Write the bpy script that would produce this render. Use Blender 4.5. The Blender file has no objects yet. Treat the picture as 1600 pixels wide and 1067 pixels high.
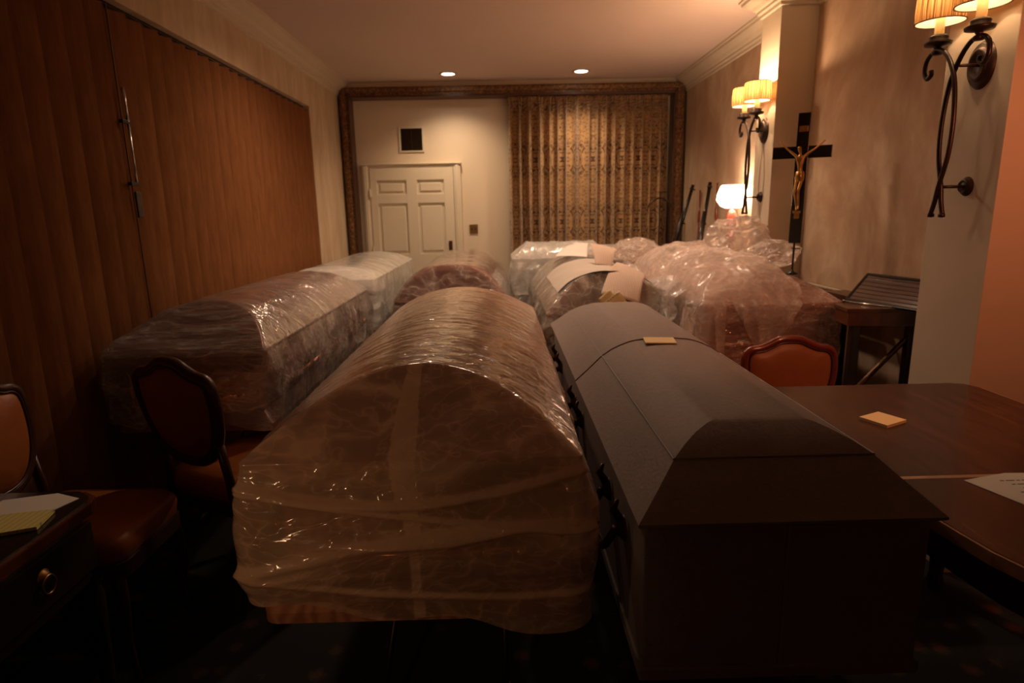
import bpy, bmesh, math, random
import numpy as np
from mathutils import Vector, Matrix
PI = math.pi
random.seed(4)
S = bpy.context.scene
COL = S.collection

# ------------------------------------------------------------------ camera, world, lights, exposure
cam_d = bpy.data.cameras.new('camera'); cam = bpy.data.objects.new('camera', cam_d); COL.objects.link(cam)
F_PX, PITCH, ROLL, YAW = 959.78, 0.210384, 0.0201631, 0.0134809
cam_d.sensor_width = 36.0; cam_d.lens = F_PX * 36.0 / 1600.0; cam_d.clip_start = .05
fw = Vector((math.sin(YAW)*math.cos(PITCH), math.cos(YAW)*math.cos(PITCH), -math.sin(PITCH)))
rt = Vector((math.cos(YAW), -math.sin(YAW), 0)); dn = fw.cross(rt)
c_, s_ = math.cos(ROLL), math.sin(ROLL)
R_ = c_*rt + s_*dn; D_ = -s_*rt + c_*dn
m = Matrix((R_, -D_, -fw)).transposed().to_4x4(); m.translation = Vector((0, 0, 1.5))
cam.matrix_world = m
cam_d.dof.use_dof = True; cam_d.dof.focus_distance = 1.75; cam_d.dof.aperture_fstop = 3.5
S.camera = cam
S.view_settings.view_transform = 'Standard'; S.view_settings.look = 'None'
S.view_settings.gamma = 1; S.view_settings.use_curve_mapping = False
S.view_settings.exposure = 0.25
w = bpy.data.worlds.new('world'); S.world = w; w.use_nodes = True
w.node_tree.nodes['Background'].inputs[0].default_value = (1, .62, .38, 1)
w.node_tree.nodes['Background'].inputs[1].default_value = .003

def light(name, kind, loc, power, col, size=.05, rot=None, spot=None, blend=.5, sy=None):
    d = bpy.data.lights.new(name, kind); o = bpy.data.objects.new(name, d); COL.objects.link(o)
    o.location = loc; d.energy = power; d.color = col
    if kind == 'AREA':
        d.size = size
        if sy: d.shape = 'RECTANGLE'; d.size_y = sy
    else: d.shadow_soft_size = size
    if kind == 'SPOT': d.spot_size = spot; d.spot_blend = blend
    if rot: o.rotation_euler = rot
    return o
WARM = (1, .66, .38); CAN = (1, .71, .46)
CANS = [(-.50, 6.62), (.84, 6.60)]
for i, (x, y) in enumerate(CANS):
    light('downlight_lamp', 'SPOT', (x, y, 2.84), 75, CAN, .05, (0, 0, 0), 2.3, 1.0)
# ceiling downlights over the middle of the room, above the top of the frame
for (x, y, p) in ((-.7, 4.30, 85), (.75, 4.30, 70), (.0, 3.60, 24)):
    light('downlight_lamp', 'SPOT', (x, y, 2.84), p, (1, .68, .46), .07, (0, 0, 0), 2.75, .9)
# red-shaded lamp standing to the right of the camera
rl = light('red_lamp', 'SPOT', (1.74, 1.30, 1.95), 19, (1, .30, .13), .07, None, 2.0, .7)
rl.rotation_euler = (Vector((1.45, 2.75, 1.15))-Vector((1.74, 1.30, 1.95))).to_track_quat('-Z', 'Y').to_euler()
# small yellow desk lamp behind the camera on the left
yl = light('yellow_lamp', 'SPOT', (-1.15, .15, 1.30), 9.0, (1, .56, .28), .06, None, .98, 1.0)
yl.rotation_euler = (Vector((-.50, 1.28, .88))-Vector((-1.15, .15, 1.30))).to_track_quat('-Z', 'Y').to_euler()

# ------------------------------------------------------------------ object helpers
def link(name, me, mat=None, parent=None):
    o = bpy.data.objects.new(name, me); COL.objects.link(o)
    if mat is not None and me is not None and not len(me.materials): me.materials.append(mat)
    if parent is not None: o.parent = parent
    return o
def meshobj(name, V, F, mat=None, parent=None, smooth=True, loc=None, rz=None):
    me = bpy.data.meshes.new(name)
    me.from_pydata([tuple(map(float, v)) for v in V], [], F); me.update()
    if smooth: me.polygons.foreach_set('use_smooth', [True]*len(me.polygons))
    o = link(name, me, mat, parent)
    if loc is not None: o.location = loc
    if rz is not None: o.rotation_euler.z = rz
    return o
def bmobj(name, bm, mat=None, parent=None, smooth=False, auto=None):
    me = bpy.data.meshes.new(name); bmesh.ops.recalc_face_normals(bm, faces=bm.faces)
    bm.to_mesh(me); bm.free()
    if smooth or auto: me.polygons.foreach_set('use_smooth', [True]*len(me.polygons))
    if auto: me.set_sharp_from_angle(angle=auto)
    return link(name, me, mat, parent)
def tag(o, label, cat=None, group=None, kind=None):
    if label: o['label'] = label
    if cat: o['category'] = cat
    if group: o['group'] = group
    if kind: o['kind'] = kind
    return o
def empty(name, loc, rz, label, cat, group=None):
    o = bpy.data.objects.new(name, None); COL.objects.link(o)
    o.location = loc; o.rotation_euler.z = rz; o.empty_display_size = .1
    return tag(o, label, cat, group)
def box(bm, x0, x1, y0, y1, z0, z1, bev=0, mtx=None):
    b = bmesh.new(); bmesh.ops.create_cube(b, size=1)
    for v in b.verts:
        v.co = Vector(((x0+x1)/2 + v.co.x*(x1-x0), (y0+y1)/2 + v.co.y*(y1-y0), (z0+z1)/2 + v.co.z*(z1-z0)))
    if bev: bmesh.ops.bevel(b, geom=list(b.edges), offset=bev, segments=2, affect='EDGES', profile=.6)
    if mtx: b.transform(mtx)
    join(bm, b)
def join(bm, b):
    me = bpy.data.meshes.new('t'); b.to_mesh(me); b.free(); bm.from_mesh(me); bpy.data.meshes.remove(me)
def tube(bm, pts, r, n=10, close=False, cap=True):
    pts = [Vector(p) for p in pts]; N = len(pts)
    rs = r if isinstance(r, (list, tuple)) else [r]*N
    up = None; rings = []
    for i, p in enumerate(pts):
        if close: t = pts[(i+1) % N] - pts[i-1]
        else: t = pts[min(i+1, N-1)] - pts[max(i-1, 0)]
        t.normalize()
        if up is None:
            up = Vector((0, 0, 1)) if abs(t.z) < .9 else Vector((1, 0, 0))
        u = (up - t*up.dot(t)).normalized(); v = t.cross(u); up = u
        rings.append([bm.verts.new(p + (u*math.cos(2*PI*k/n) + v*math.sin(2*PI*k/n))*rs[i]) for k in range(n)])
    for i in range(N if close else N-1):
        a, b = rings[i], rings[(i+1) % N]
        for k in range(n): bm.faces.new((a[k], a[(k+1) % n], b[(k+1) % n], b[k]))
    if cap and not close: bm.faces.new(rings[0][::-1]); bm.faces.new(rings[-1])
def lathe(bm, prof, cx=0, cy=0, cz=0, n=24, axis='Z', wob=0, nw=0):
    rings = []
    for (r, h) in prof:
        ring = []
        for k in range(n):
            a = 2*PI*k/n; rr = r*(1 + wob*math.cos(nw*a))
            p = (rr*math.cos(a), rr*math.sin(a), h)
            if axis == 'X': p = (h, rr*math.cos(a), rr*math.sin(a))
            if axis == 'Y': p = (rr*math.cos(a), h, rr*math.sin(a))
            ring.append(bm.verts.new((cx+p[0], cy+p[1], cz+p[2])))
        rings.append(ring)
    for a, b in zip(rings, rings[1:]):
        for k in range(n): bm.faces.new((a[k], a[(k+1) % n], b[(k+1) % n], b[k]))
    return rings
def prism(bm, poly, z0, z1, bev=0):
    b = bmesh.new()
    lo = [b.verts.new((x, y, z0)) for x, y in poly]; hi = [b.verts.new((x, y, z1)) for x, y in poly]
    b.faces.new(lo[::-1]); b.faces.new(hi); n = len(poly)
    for i in range(n): b.faces.new((lo[i], lo[(i+1) % n], hi[(i+1) % n], hi[i]))
    if bev: bmesh.ops.bevel(b, geom=[e for e in b.edges], offset=bev, segments=2, affect='EDGES', profile=.6)
    join(bm, b)
def catmull(P, k=6, close=False):
    P = [Vector(p) for p in P]; n = len(P); out = []
    rng = range(n) if close else range(n-1)
    for i in rng:
        g = (lambda j: P[j % n]) if close else (lambda j: P[max(0, min(n-1, j))])
        a, b, c, d = g(i-1), g(i), g(i+1), g(i+2)
        for s in range(k):
            t = s/k
            out.append(.5*((2*b) + (c-a)*t + (2*a-5*b+4*c-d)*t*t + (3*b-a-3*c+d)*t**3))
    if not close: out.append(P[-1])
    return out
def copy_tree(o, parent=None):
    c = o.copy(); COL.objects.link(c)
    if parent is not None: c.parent = parent
    for ch in list(o.children): copy_tree(ch, c)
    return c

# ------------------------------------------------------------------ numpy noise
_rng = np.random.RandomState(11); TAB = _rng.rand(8192)
def vnoise(p):
    i = np.floor(p).astype(np.int64); f = p - i; f = f*f*(3-2*f); out = 0
    for dx in (0, 1):
        for dy in (0, 1):
            for dz in (0, 1):
                h = ((i[:, 0]+dx)*73856093) ^ ((i[:, 1]+dy)*19349663) ^ ((i[:, 2]+dz)*83492791)
                wgt = (f[:, 0] if dx else 1-f[:, 0])*(f[:, 1] if dy else 1-f[:, 1])*(f[:, 2] if dz else 1-f[:, 2])
                out = out + TAB[h & 8191]*wgt
    return out
def ridge(p, k=3): return (1-np.abs(2*vnoise(p)-1))**k
def fbm(p, o=3):
    a = 1; s = 0; t = 0
    for _ in range(o): s = s + a*vnoise(p); t += a; a *= .5; p = p*2.03 + 7.1
    return s/t

# ------------------------------------------------------------------ material helpers
class N:
    def __init__(s, name):
        s.m = bpy.data.materials.new(name); s.m.use_nodes = True; s.t = s.m.node_tree
        s.t.nodes.clear(); s.out = s.t.nodes.new('ShaderNodeOutputMaterial')
    def n(s, kind, ins=None, **kw):
        nd = s.t.nodes.new('ShaderNode'+kind)
        for k, v in kw.items(): setattr(nd, k, v)
        for k, v in (ins or {}).items():
            if isinstance(v, bpy.types.NodeSocket): s.t.links.new(v, nd.inputs[k])
            elif isinstance(v, (tuple, list)) and len(v) == 3 and nd.inputs[k].type == 'RGBA': nd.inputs[k].default_value = (*v, 1)
            else: nd.inputs[k].default_value = v
        return nd
    def coord(s, scale=(1, 1, 1), kind='Object'):
        tc = s.n('TexCoord'); return s.n('Mapping', {0: tc.outputs[kind], 'Scale': scale}).outputs[0]
    def noise(s, vec, scale, detail=4, rough=.55, dist=0):
        return s.n('TexNoise', {'Vector': vec, 'Scale': scale, 'Detail': detail, 'Roughness': rough, 'Distortion': dist}).outputs[0]
    def ramp(s, fac, stops):
        r = s.n('ValToRGB', {0: fac}); el = r.color_ramp.elements
        while len(el) < len(stops): el.new(.5)
        for e, (p, c) in zip(el, stops): e.position = p; e.color = (*c, 1) if len(c) == 3 else c
        return r.outputs[0]
    def math(s, op, a, b=0.0, c=None):
        nd = s.n('Math', {0: a, 1: b}, operation=op)
        if c is not None: nd.inputs[2].default_value = c
        return nd.outputs[0]
    def mix(s, f, a, b): return s.n('MixRGB', {0: f, 1: a, 2: b}).outputs[0]
    def bump(s, h, st, d=.01, nrm=None):
        nd = s.n('Bump', {'Height': h, 'Strength': st, 'Distance': d})
        if nrm is not None: s.t.links.new(nrm, nd.inputs['Normal'])
        return nd.outputs[0]
    def end(s, sh): s.t.links.new(sh, s.out.inputs[0]); return s.m
    def pbr(s, base, rough=.5, metal=0, nrm=None, **kw):
        ins = {'Base Color': base, 'Roughness': rough, 'Metallic': metal}
        if nrm is not None: ins['Normal'] = nrm
        ins.update(kw); return s.n('BsdfPrincipled', ins).outputs[0]
def plain(name, base, rough=.5, metal=0, bs=0, bscale=60, var=.15, vs=6, **kw):
    q = N(name); co = q.coord()
    n1 = q.noise(co, vs, 4)
    col = q.ramp(n1, [(.3, tuple(c*(1-var) for c in base)), (.7, tuple(min(1, c*(1+var)) for c in base))])
    nr = q.bump(q.noise(co, bscale, 3), bs, .004) if bs else None
    return q.end(q.pbr(col, rough, metal, nr, **kw))
def wood(name, a, b, rough=.3, scale=(1, 1, 1), bs=.05, coat=0):
    q = N(name); co = q.coord(scale)
    n1 = q.noise(co, 3, 6, .6, 1.2)
    wv = q.n('TexWave', {'Vector': co, 'Scale': 2.0, 'Distortion': 6.0, 'Detail': 4.0, 'Detail Scale': 2.0}).outputs['Fac']
    f = q.mix(.5, n1, wv)
    col = q.ramp(f, [(.25, a), (.75, b)])
    return q.end(q.pbr(col, rough, 0, q.bump(f, bs, .002), **{'Coat Weight': coat, 'Coat Roughness': .1}))

def mottled(name, c1, c2, c3, stretch=(1, 1, .45), rough=.75):
    q = N(name); co = q.coord(stretch)
    a = q.noise(co, 1.6, 6, .62, .8); b = q.noise(co, 5.5, 5, .6, .4)
    col = q.ramp(a, [(.35, c1), (.5, c2), (.66, c3)])
    col = q.mix(q.ramp(b, [(.42, (0, 0, 0)), (.7, (.55, .55, .55))]), col, c1)
    fine = q.noise(q.coord((1, 1, .3)), 40, 3)
    return q.end(q.pbr(col, rough, 0, q.bump(fine, .25, .003)))
M = {}
M['wall_r'] = mottled('faux_plaster', (.36, .215, .13), (.47, .33, .215), (.62, .49, .35), (.9, .9, .55))
M['wall_l'] = mottled('left_wallpaper', (.46, .33, .21), (.55, .42, .28), (.62, .50, .35), (3, 3, .8))
M['pilaster'] = plain('cream_paint', (.58, .48, .36), .55, bs=.05, var=.03)
M['backwall'] = plain('ivory_paint', (.68, .57, .43), .55, bs=.04, var=.02, vs=2)
M['door'] = plain('door_paint', (.68, .60, .46), .4, bs=.03, var=.02, vs=3)
M['ceil'] = plain('ceiling_paint', (.60, .46, .39), .8, bs=.05, var=.03, vs=1)
M['crown'] = plain('crown_paint', (.56, .46, .34), .5, var=.03)
q = N('floral_carpet'); co = q.coord()
vo = q.n('TexVoronoi', {'Vector': co, 'Scale': 9.0, 'Randomness': .7}).outputs['Distance']
n1 = q.noise(co, 30, 4, .6, 1.5)
f = q.math('ADD', vo, q.math('MULTIPLY', n1, .35))
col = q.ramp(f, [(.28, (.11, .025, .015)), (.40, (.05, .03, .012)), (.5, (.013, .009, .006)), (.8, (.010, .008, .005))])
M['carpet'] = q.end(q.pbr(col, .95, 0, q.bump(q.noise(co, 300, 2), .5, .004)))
# vertical blind cloth
q = N('blind_cloth'); co = q.coord((1, 1, .12))
col = q.ramp(q.noise(co, 45, 5, .7), [(.3, (.18, .074, .029)), (.7, (.27, .118, .048))])
d = q.n('BsdfDiffuse', {'Color': col, 'Normal': q.bump(q.noise(q.coord((1, 1, .1)), 150, 3), .3, .002)}).outputs[0]
tr = q.n('BsdfTranslucent', {'Color': (.35, .15, .05)}).outputs[0]
M['blind'] = q.end(q.n('MixShader', {0: .12, 1: d, 2: tr}).outputs[0])
M['frame'] = None
q = N('gilt_carved_wood'); co = q.coord()
n1 = q.noise(co, 38, 5, .7, 1.0)
col = q.ramp(n1, [(.38, (.05, .020, .008)), (.52, (.17, .075, .025)), (.68, (.42, .22, .075))])
M['frame'] = q.end(q.pbr(col, .38, .25, q.bump(n1, .7, .008)))
M['frame_d'] = plain('dark_frame_wood', (.07, .028, .013), .35, bs=.1)
M['iron'] = plain('bronze_iron', (.045, .026, .018), .38, .55, bs=.15, bscale=90, var=.4)
M['black'] = plain('black_lacquer', (.014, .010, .009), .25, var=.3)
M['blackwood'] = wood('black_wood', (.012, .008, .006), (.03, .017, .011), .3)
M['darkwood'] = wood('dark_mahogany', (.05, .013, .007), (.11, .03, .014), .22, (1, 1, 1), .04, .3)
q = N('table_walnut'); co = q.coord((1.2, 7, 1)); 
co2 = q.n('Mapping', {0: q.coord(), 'Rotation': (0, 0, .9), 'Scale': (9, 1.1, 1)}).outputs[0]
n1 = q.noise(co2, 3.2, 8, .62, .9)
col = q.ramp(n1, [(.3, (.034, .012, .007)), (.5, (.062, .022, .012)), (.72, (.10, .036, .019))])
M['table'] = q.end(q.pbr(col, .27, 0, q.bump(n1, .06, .002), **{'Specular IOR Level': .4}))
M['palewood'] = plain('pale_edge_wood', (.55, .33, .20), .4)
M['gold'] = plain('antique_gold', (.62, .36, .12), .33, .9, bs=.1, var=.25, vs=30)
M['brass'] = plain('dull_brass', (.35, .22, .09), .35, .9)
M['bronze'] = plain('dark_bronze', (.10, .055, .03), .35, .8)
M['chrome'] = plain('steel', (.6, .58, .55), .2, 1, var=.05)
M['copper_h'] = plain('copper_handle', (.72, .34, .22), .22, .9)
M['leather'] = plain('tan_leather', (.33, .098, .022), .42, bs=.12, bscale=110, var=.12)
M['chairwood'] = plain('chair_mahogany', (.16, .022, .010), .25, var=.25, **{'Coat Weight': .3})
M['chairdark'] = plain('chair_dark_wood', (.05, .018, .010), .28, var=.25)
M['paper'] = plain('white_paper', (.80, .78, .72), .7, var=.02)
M['ink'] = plain('printing_ink', (.08, .06, .05), .7)
q = N('ruled_yellow_paper'); co = q.coord()
sx = q.n('SeparateXYZ', {0: co}).outputs[0]
fr = q.math('FRACT', q.math('MULTIPLY', sx, 62))
col = q.mix(q.math('LESS_THAN', fr, .12), (.78, .70, .24), (.42, .40, .20))
M['ruled'] = q.end(q.pbr(col, .7))
M['note'] = plain('yellow_note', (.82, .66, .34), .7, var=.02)
M['foam'] = None
q = N('foam_sheet'); co = q.coord((1, 1, 1))
wv = q.n('TexWave', {'Vector': co, 'Scale': 22.0, 'Distortion': .6, 'Detail': 1.0}).outputs['Fac']
d = q.n('BsdfDiffuse', {'Color': q.ramp(wv, [(.2, (.66, .52, .43)), (.8, (.78, .63, .53))]), 'Normal': q.bump(wv, .4, .004)}).outputs[0]
tr = q.n('BsdfTranslucent', {'Color': (.8, .66, .56)}).outputs[0]
M['foam'] = q.end(q.n('MixShader', {0: .35, 1: d, 2: tr}).outputs[0])
M['foamw'] = plain('white_foam', (.82, .76, .70), .7, var=.04)
# grey embossed casket cloth
q = N('grey_embossed_cloth'); co = q.coord((1, 1, 1))
e1 = q.noise(co, 26, 6, .65, 2.2); e2 = q.noise(q.coord((1, .35, 1)), 130, 3, .6)
col = q.ramp(e1, [(.35, (.215, .166, .148)), (.65, (.262, .203, .181))])
nr = q.bump(e1, .25, .004); nr = q.bump(e2, .25, .002, nr)
M['grey'] = q.end(q.pbr(col, .62, 0, nr, **{'Sheen Weight': .1, 'Sheen Roughness': .5, 'Specular IOR Level': .3}))
M['greyd'] = plain('grey_piping', (.27, .24, .23), .6)
M['mahog'] = wood('casket_mahogany', (.26, .10, .055), (.40, .18, .10), .28, (4, .6, 4), .03, .3)
M['cherry'] = wood('casket_cherry', (.13, .045, .028), (.21, .08, .05), .25, (3, 3, 1), .03, .3)
M['bronzepaint'] = plain('bronze_steel', (.26, .115, .078), .32, .35, var=.05)
M['mauve'] = plain('mauve_steel', (.34, .22, .19), .3, .4, var=.05)
M['silver'] = plain('silver_steel', (.52, .48, .48), .3, .5, var=.05)
M['rose'] = plain('rose_copper_steel', (.62, .34, .28), .28, .55, var=.05)
M['whitesteel'] = plain('white_steel', (.62, .58, .52), .4, .1, var=.04)

def film(name, col=(.9, .82, .76), base=.2, rid=.5, stretch=(2, 9, 5), rough=.13, bump=.4, blot=.2, thick=.5, gl=1.0, scale=1.0, tl=.45, fine=.10):
    """clear polythene: transparent, milky where creased or doubled (mesh attribute 'thick'), glossy"""
    q = N(name); tc = q.n('TexCoord').outputs['Object']
    wrp = q.n('TexNoise', {'Vector': tc, 'Scale': 1.6, 'Detail': 1.0}).outputs['Color']
    vec = q.n('VectorMath', {0: tc, 1: q.n('VectorMath', {0: wrp, 'Scale': .22}, operation='SCALE').outputs[0]}, operation='ADD').outputs[0]
    mp = q.n('Mapping', {0: vec, 'Scale': stretch}).outputs[0]
    mp2 = q.n('Mapping', {0: vec, 'Scale': (stretch[0]*.8, stretch[1]*.7, stretch[2]*1.1), 'Rotation': (.35, .3, .45)}).outputs[0]
    a = q.noise(mp, 1.5*scale, 2, .5, .15); b = q.noise(mp2, 3.8*scale, 2, .5, .25); cbl = q.noise(tc, 2.2*scale, 2, .5)
    def rd(x, p):
        v = q.math('MAXIMUM', q.math('SUBTRACT', 1.0, q.math('ABSOLUTE', q.math('MULTIPLY', q.math('SUBTRACT', x, .5), 3.5))), 0.0)
        return q.math('POWER', v, p)
    r = q.math('ADD', q.math('MULTIPLY', rd(a, 12.0), .6), q.math('MULTIPLY', rd(b, 16.0), .55))
    at = q.n('Attribute', attribute_name='thick').outputs['Fac']
    fac = q.math('ADD', base, q.math('MULTIPLY', r, rid))
    fac = q.math('ADD', fac, q.math('MULTIPLY', at, thick))
    fac = q.math('ADD', fac, q.math('MULTIPLY', q.math('SUBTRACT', cbl, .5), blot*2))
    fac = q.n('Clamp', {0: fac, 1: .03, 2: .9}).outputs[0]
    h = q.math('ADD', a, q.math('MULTIPLY', b, .45)); h = q.math('ADD', h, q.math('MULTIPLY', r, .10)); h = q.math('ADD', h, q.math('MULTIPLY', q.noise(mp2, 11*scale, 2, .5, .3), fine))
    nr = q.bump(h, bump, .03)
    di = q.n('BsdfDiffuse', {'Color': col, 'Normal': nr}).outputs[0]
    tr = q.n('BsdfTranslucent', {'Color': col, 'Normal': nr}).outputs[0]
    milk = q.n('MixShader', {0: tl, 1: di, 2: tr}).outputs[0]
    tp = q.n('BsdfTransparent', {'Color': (.97, .95, .93)}).outputs[0]
    body = q.n('MixShader', {0: fac, 1: tp, 2: milk}).outputs[0]
    g = q.n('BsdfGlossy', {'Color': (1, 1, 1), 'Roughness': rough, 'Normal': nr}).outputs[0]
    fr = q.n('Fresnel', {'IOR': 1.55, 'Normal': nr}).outputs[0]
    gf = q.n('Clamp', {0: q.math('ADD', q.math('MULTIPLY', fr, gl), .02), 1: 0.0, 2: .75}).outputs[0]
    return q.end(q.n('MixShader', {0: gf, 1: body, 2: g}).outputs[0])
M['film_a'] = film('front_polythene', (.98, .68, .47), .40, .42, (4.5, 5, 6), .15, .36, .26, .75, 1.0, 1.0, .5, fine=.08)
M['film_c'] = film('clear_shiny_polythene', (.88, .80, .74), .10, .40, (2, 10, 4), .09, .6, .12, .45, 1.9, fine=.22)
M['film_d'] = film('milky_polythene', (.94, .90, .84), .62, .25, (2, 6, 5), .2, .4, .12, .3)
M['film_e'] = film('clear_tight_polythene', (.90, .76, .68), .06, .45, (3, 3, 5), .08, .40, .06, .4, 1.0)
M['film_g'] = film('cream_polythene', (.90, .82, .70), .17, .45, (4, 6, 3), .10, .35, .16, .5, .8, fine=.05)
M['film_k'] = film('crumpled_polythene', (.94, .80, .72), .42, .40, (5, 6, 5), .2, .45, .2, .5, .4, fine=.25)
M['film_kt'] = film('tight_rose_polythene', (.95, .72, .64), .12, .5, (5, 3, 8), .09, .7, .1, .5, 1.8, fine=.2)
M['film_s'] = film('silvery_polythene', (.96, .92, .88), .55, .3, (6, 6, 4), .12, .8, .25, .3, 1.4, fine=.2)
M['film_p'] = film('bunched_polythene', (.97, .84, .76), .34, .3, (4, 4, 4), .16, .4, .15, .5, .9, 1.0, .55)
def emis(name, col, st):
    q = N(name); return q.end(q.n('Emission', {'Color': col, 'Strength': st}).outputs[0])
M['bulb'] = emis('bulb_glow', (1, .80, .55), 12)
M['can'] = emis('downlight_glow', (1, .88, .72), 14)

# ------------------------------------------------------------------ the room
XL, XR, YB, YF, ZC, YN = -1.72, 2.03, 7.15, 7.0, 2.86, -1.2
def struct(name, bm, mat, **kw):
    o = bmobj(name, bm, mat, **kw); o['kind'] = 'structure'; return o
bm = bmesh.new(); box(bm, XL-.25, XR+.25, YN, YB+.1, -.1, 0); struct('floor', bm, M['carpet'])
bm = bmesh.new(); box(bm, XL-.25, XR+.25, YN, YB+.1, ZC, ZC+.1); struct('ceiling', bm, M['ceil'])
bm = bmesh.new(); box(bm, XL-.25, XR+.25, YB, YB+.1, 0, ZC)
struct('wall_back', bm, M['backwall'])
# left wall with a long recess that holds the blinds
bm = bmesh.new()
box(bm, XL-.25, XL, YN, YB, 2.46, ZC); box(bm, XL-.25, XL, 5.93, YB, 0, 2.46)
box(bm, XL-.25, XL-.16, YN, 5.93, 0, 2.46)
struct('wall_left', bm, M['wall_l'])
bm = bmesh.new(); box(bm, XR, XR+.25, YN, YB, 0, ZC); struct('wall_right', bm, M['wall_r'])
bm = bmesh.new(); box(bm, XL-.25, XR+.25, YN-.1, YN, 0, ZC); struct('wall_behind', bm, M['wall_r'])
# pilasters on the right wall
XP = 1.79
for nm, y0, y1 in (('wall_right_far_pilaster', 4.17, 4.46), ('wall_right_near_pilaster', 2.25, 2.60)):
    bm = bmesh.new(); box(bm, XP, XR, y0, y1, 0, ZC, .004); struct(nm, bm, M['pilaster'])
# crown moulding profile (out from wall, down from ceiling)
PROF = [(0, 0), (.125, 0), (.125, .012), (.112, .018), (.108, .035), (.088, .050), (.062, .066), (.045, .085), (.032, .092), (.030, .108), (.016, .116), (.014, .135), (0, .14)]
def crown(name, path):
    """path: list of (x,y) wall corners, room on the left side of travel direction"""
    V = []; F = []; n = len(PROF); P = [Vector(p) for p in path]
    for i, p in enumerate(P):
        d0 = (P[i]-P[i-1]).normalized() if i > 0 else None
        d1 = (P[i+1]-P[i]).normalized() if i < len(P)-1 else None
        n0 = Vector((-d0.y, d0.x)) if d0 else None; n1 = Vector((-d1.y, d1.x)) if d1 else None
        if n0 and n1: b = (n0+n1); b = b/max(.3, b.dot(n0)) 
        else: b = n0 or n1
        for (o, z) in PROF: V.append((p.x+b.x*o, p.y+b.y*o, ZC-z))
    for i in range(len(P)-1):
        for k in range(n-1): F.append((i*n+k, i*n+k+1, (i+1)*n+k+1, (i+1)*n+k))
    o = meshobj(name, V, F, M['crown'], smooth=False); o['kind'] = 'structure'; return o
crown('trim_1', [(XL, YF), (XL, YN)])
crown('trim_2', [(XR, YN), (XR, 2.25), (XP, 2.25), (XP, 2.60), (XR, 2.60), (XR, 4.17), (XP, 4.17), (XP, 4.46), (XR, 4.46), (XR, YF)])
# chair rail and baseboards on the right wall
bm = bmesh.new()
for a, b in ((2.60, 4.17), (4.46, YF)):
    box(bm, XR-.022, XR, a, b, .945, 1.0, .006); box(bm, XR-.034, XR, a, b, .985, 1.0, .005)
struct('trim_3', bm, M['crown'])
bm = bmesh.new()
for a, b in ((2.60, 4.17), (4.46, YF)): box(bm, XR-.018, XR, a, b, 0, .13, .005)
struct('baseboard_right', bm, M['crown'])
bm = bmesh.new(); box(bm, XL, XL+.018, 5.93, YF, 0, .13, .005); struct('baseboard_left', bm, M['crown'])

# carved dark frame around the back opening
def frame_piece(name, x0, x1, z0, z1, horiz):
    bm = bmesh.new()
    if horiz:
        box(bm, x0, x1, YF-.03, YB, z0, z1, .006); box(bm, x0, x1, YF-.055, YF-.03, z0+.03, z1-.012, .01)
    else:
        box(bm, x0, x1, YF-.03, YB, z0, z1, .006)
        s = .018
        box(bm, x0+s, x1-s, YF-.055, YF-.03, z0, z1, .012)
    o = bmobj(name, bm, M['frame']); o['kind'] = 'structure'; return o
frame_piece('trim_4', XL+.05, XR-.05, 2.72, 2.81, True)
frame_piece('trim_5', XL+.02, XL+.11, 0, 2.76, False)
frame_piece('trim_6', XR-.12, XR-.02, 0, 2.76, False)
bm = bmesh.new()
box(bm, XL+.11, XL+.128, YF-.045, YB, 0, 2.73, .004); box(bm, XR-.138, XR-.12, YF-.045, YB, 0, 2.73, .004)
box(bm, XL+.11, XR-.12, YF-.045, YB, 2.700, 2.722, .004)
struct('trim_7', bm, M['frame_d'])
bm = bmesh.new(); box(bm, XL, XR, YF+.02, YB, 2.80, ZC); struct('wall_back_header', bm, M['backwall'])
# ceiling soffit corners
# ---- door
DX0, DX1, DZ = -1.455, -.525, 1.985
d = bpy.data.objects.new('door_1', None); COL.objects.link(d); d.location = ((DX0+DX1)/2, YB-.02, 0); d['kind'] = 'structure'
def rel(bm): bm.transform(Matrix.Translation((-(DX0+DX1)/2, -(YB-.02), 0))); return bm
panels = [(-1.377, -1.055, 1.70, 1.852), (-.930, -.632, 1.70, 1.852), (-1.377, -1.045, 1.035, 1.600), (-.930, -.632, 1.035, 1.600), (-1.377, -1.045, .25, .862), (-.930, -.632, .25, .862)]
bm = bmesh.new()
box(bm, DX0, DX1, YB-.035, YB-.005, 0.01, DZ)
# raised stiles and rails
xs = [DX0, -1.377, -1.05, -.930, -.632, DX1]
YS = YB-.052
for a, b in ((DX0, -1.377), (-1.05, -.930), (-.632, DX1)): box(bm, a, b, YS, YB-.035, .01, DZ, .003)
for z0, z1 in ((.01, .25), (.862, 1.035), (1.60, 1.70), (1.852, DZ)): box(bm, DX0+.004, DX1-.004, YS+.0005, YB-.035, z0, z1, .003)
for (a, b, z0, z1) in panels: box(bm, a+.03, b-.03, YB-.046, YB-.03, z0+.03, z1-.03, .008)
bmobj('door_leaf', rel(bm), M['door'], d)
bm = bmesh.new()
for a, b in ((DX0-.085, DX0-.004), (DX1+.004, DX1+.085)):
    box(bm, a, b, YB-.045, YB, 0, DZ+.005, .004); box(bm, a+.02, b-.02, YB-.058, YB-.04, 0, DZ+.02, .006)
box(bm, DX0-.085, DX1+.085, YB-.045, YB, DZ+.005, DZ+.05, .004); box(bm, DX0-.095, DX1+.095, YB-.062, YB-.0, DZ+.035, DZ+.052, .004)
bmobj('door_casing', rel(bm), M['door'], d)
for z in (1.72, 1.08):
    bm = bmesh.new(); tube(bm, [(DX0-.004, YB-.06, z-.045), (DX0-.004, YB-.06, z+.045)], .009); box(bm, DX0-.004, DX0+.02, YB-.056, YB-.051, z-.045, z+.045)
    bmobj('hinge', rel(bm), M['door'], d)
h = None
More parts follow.
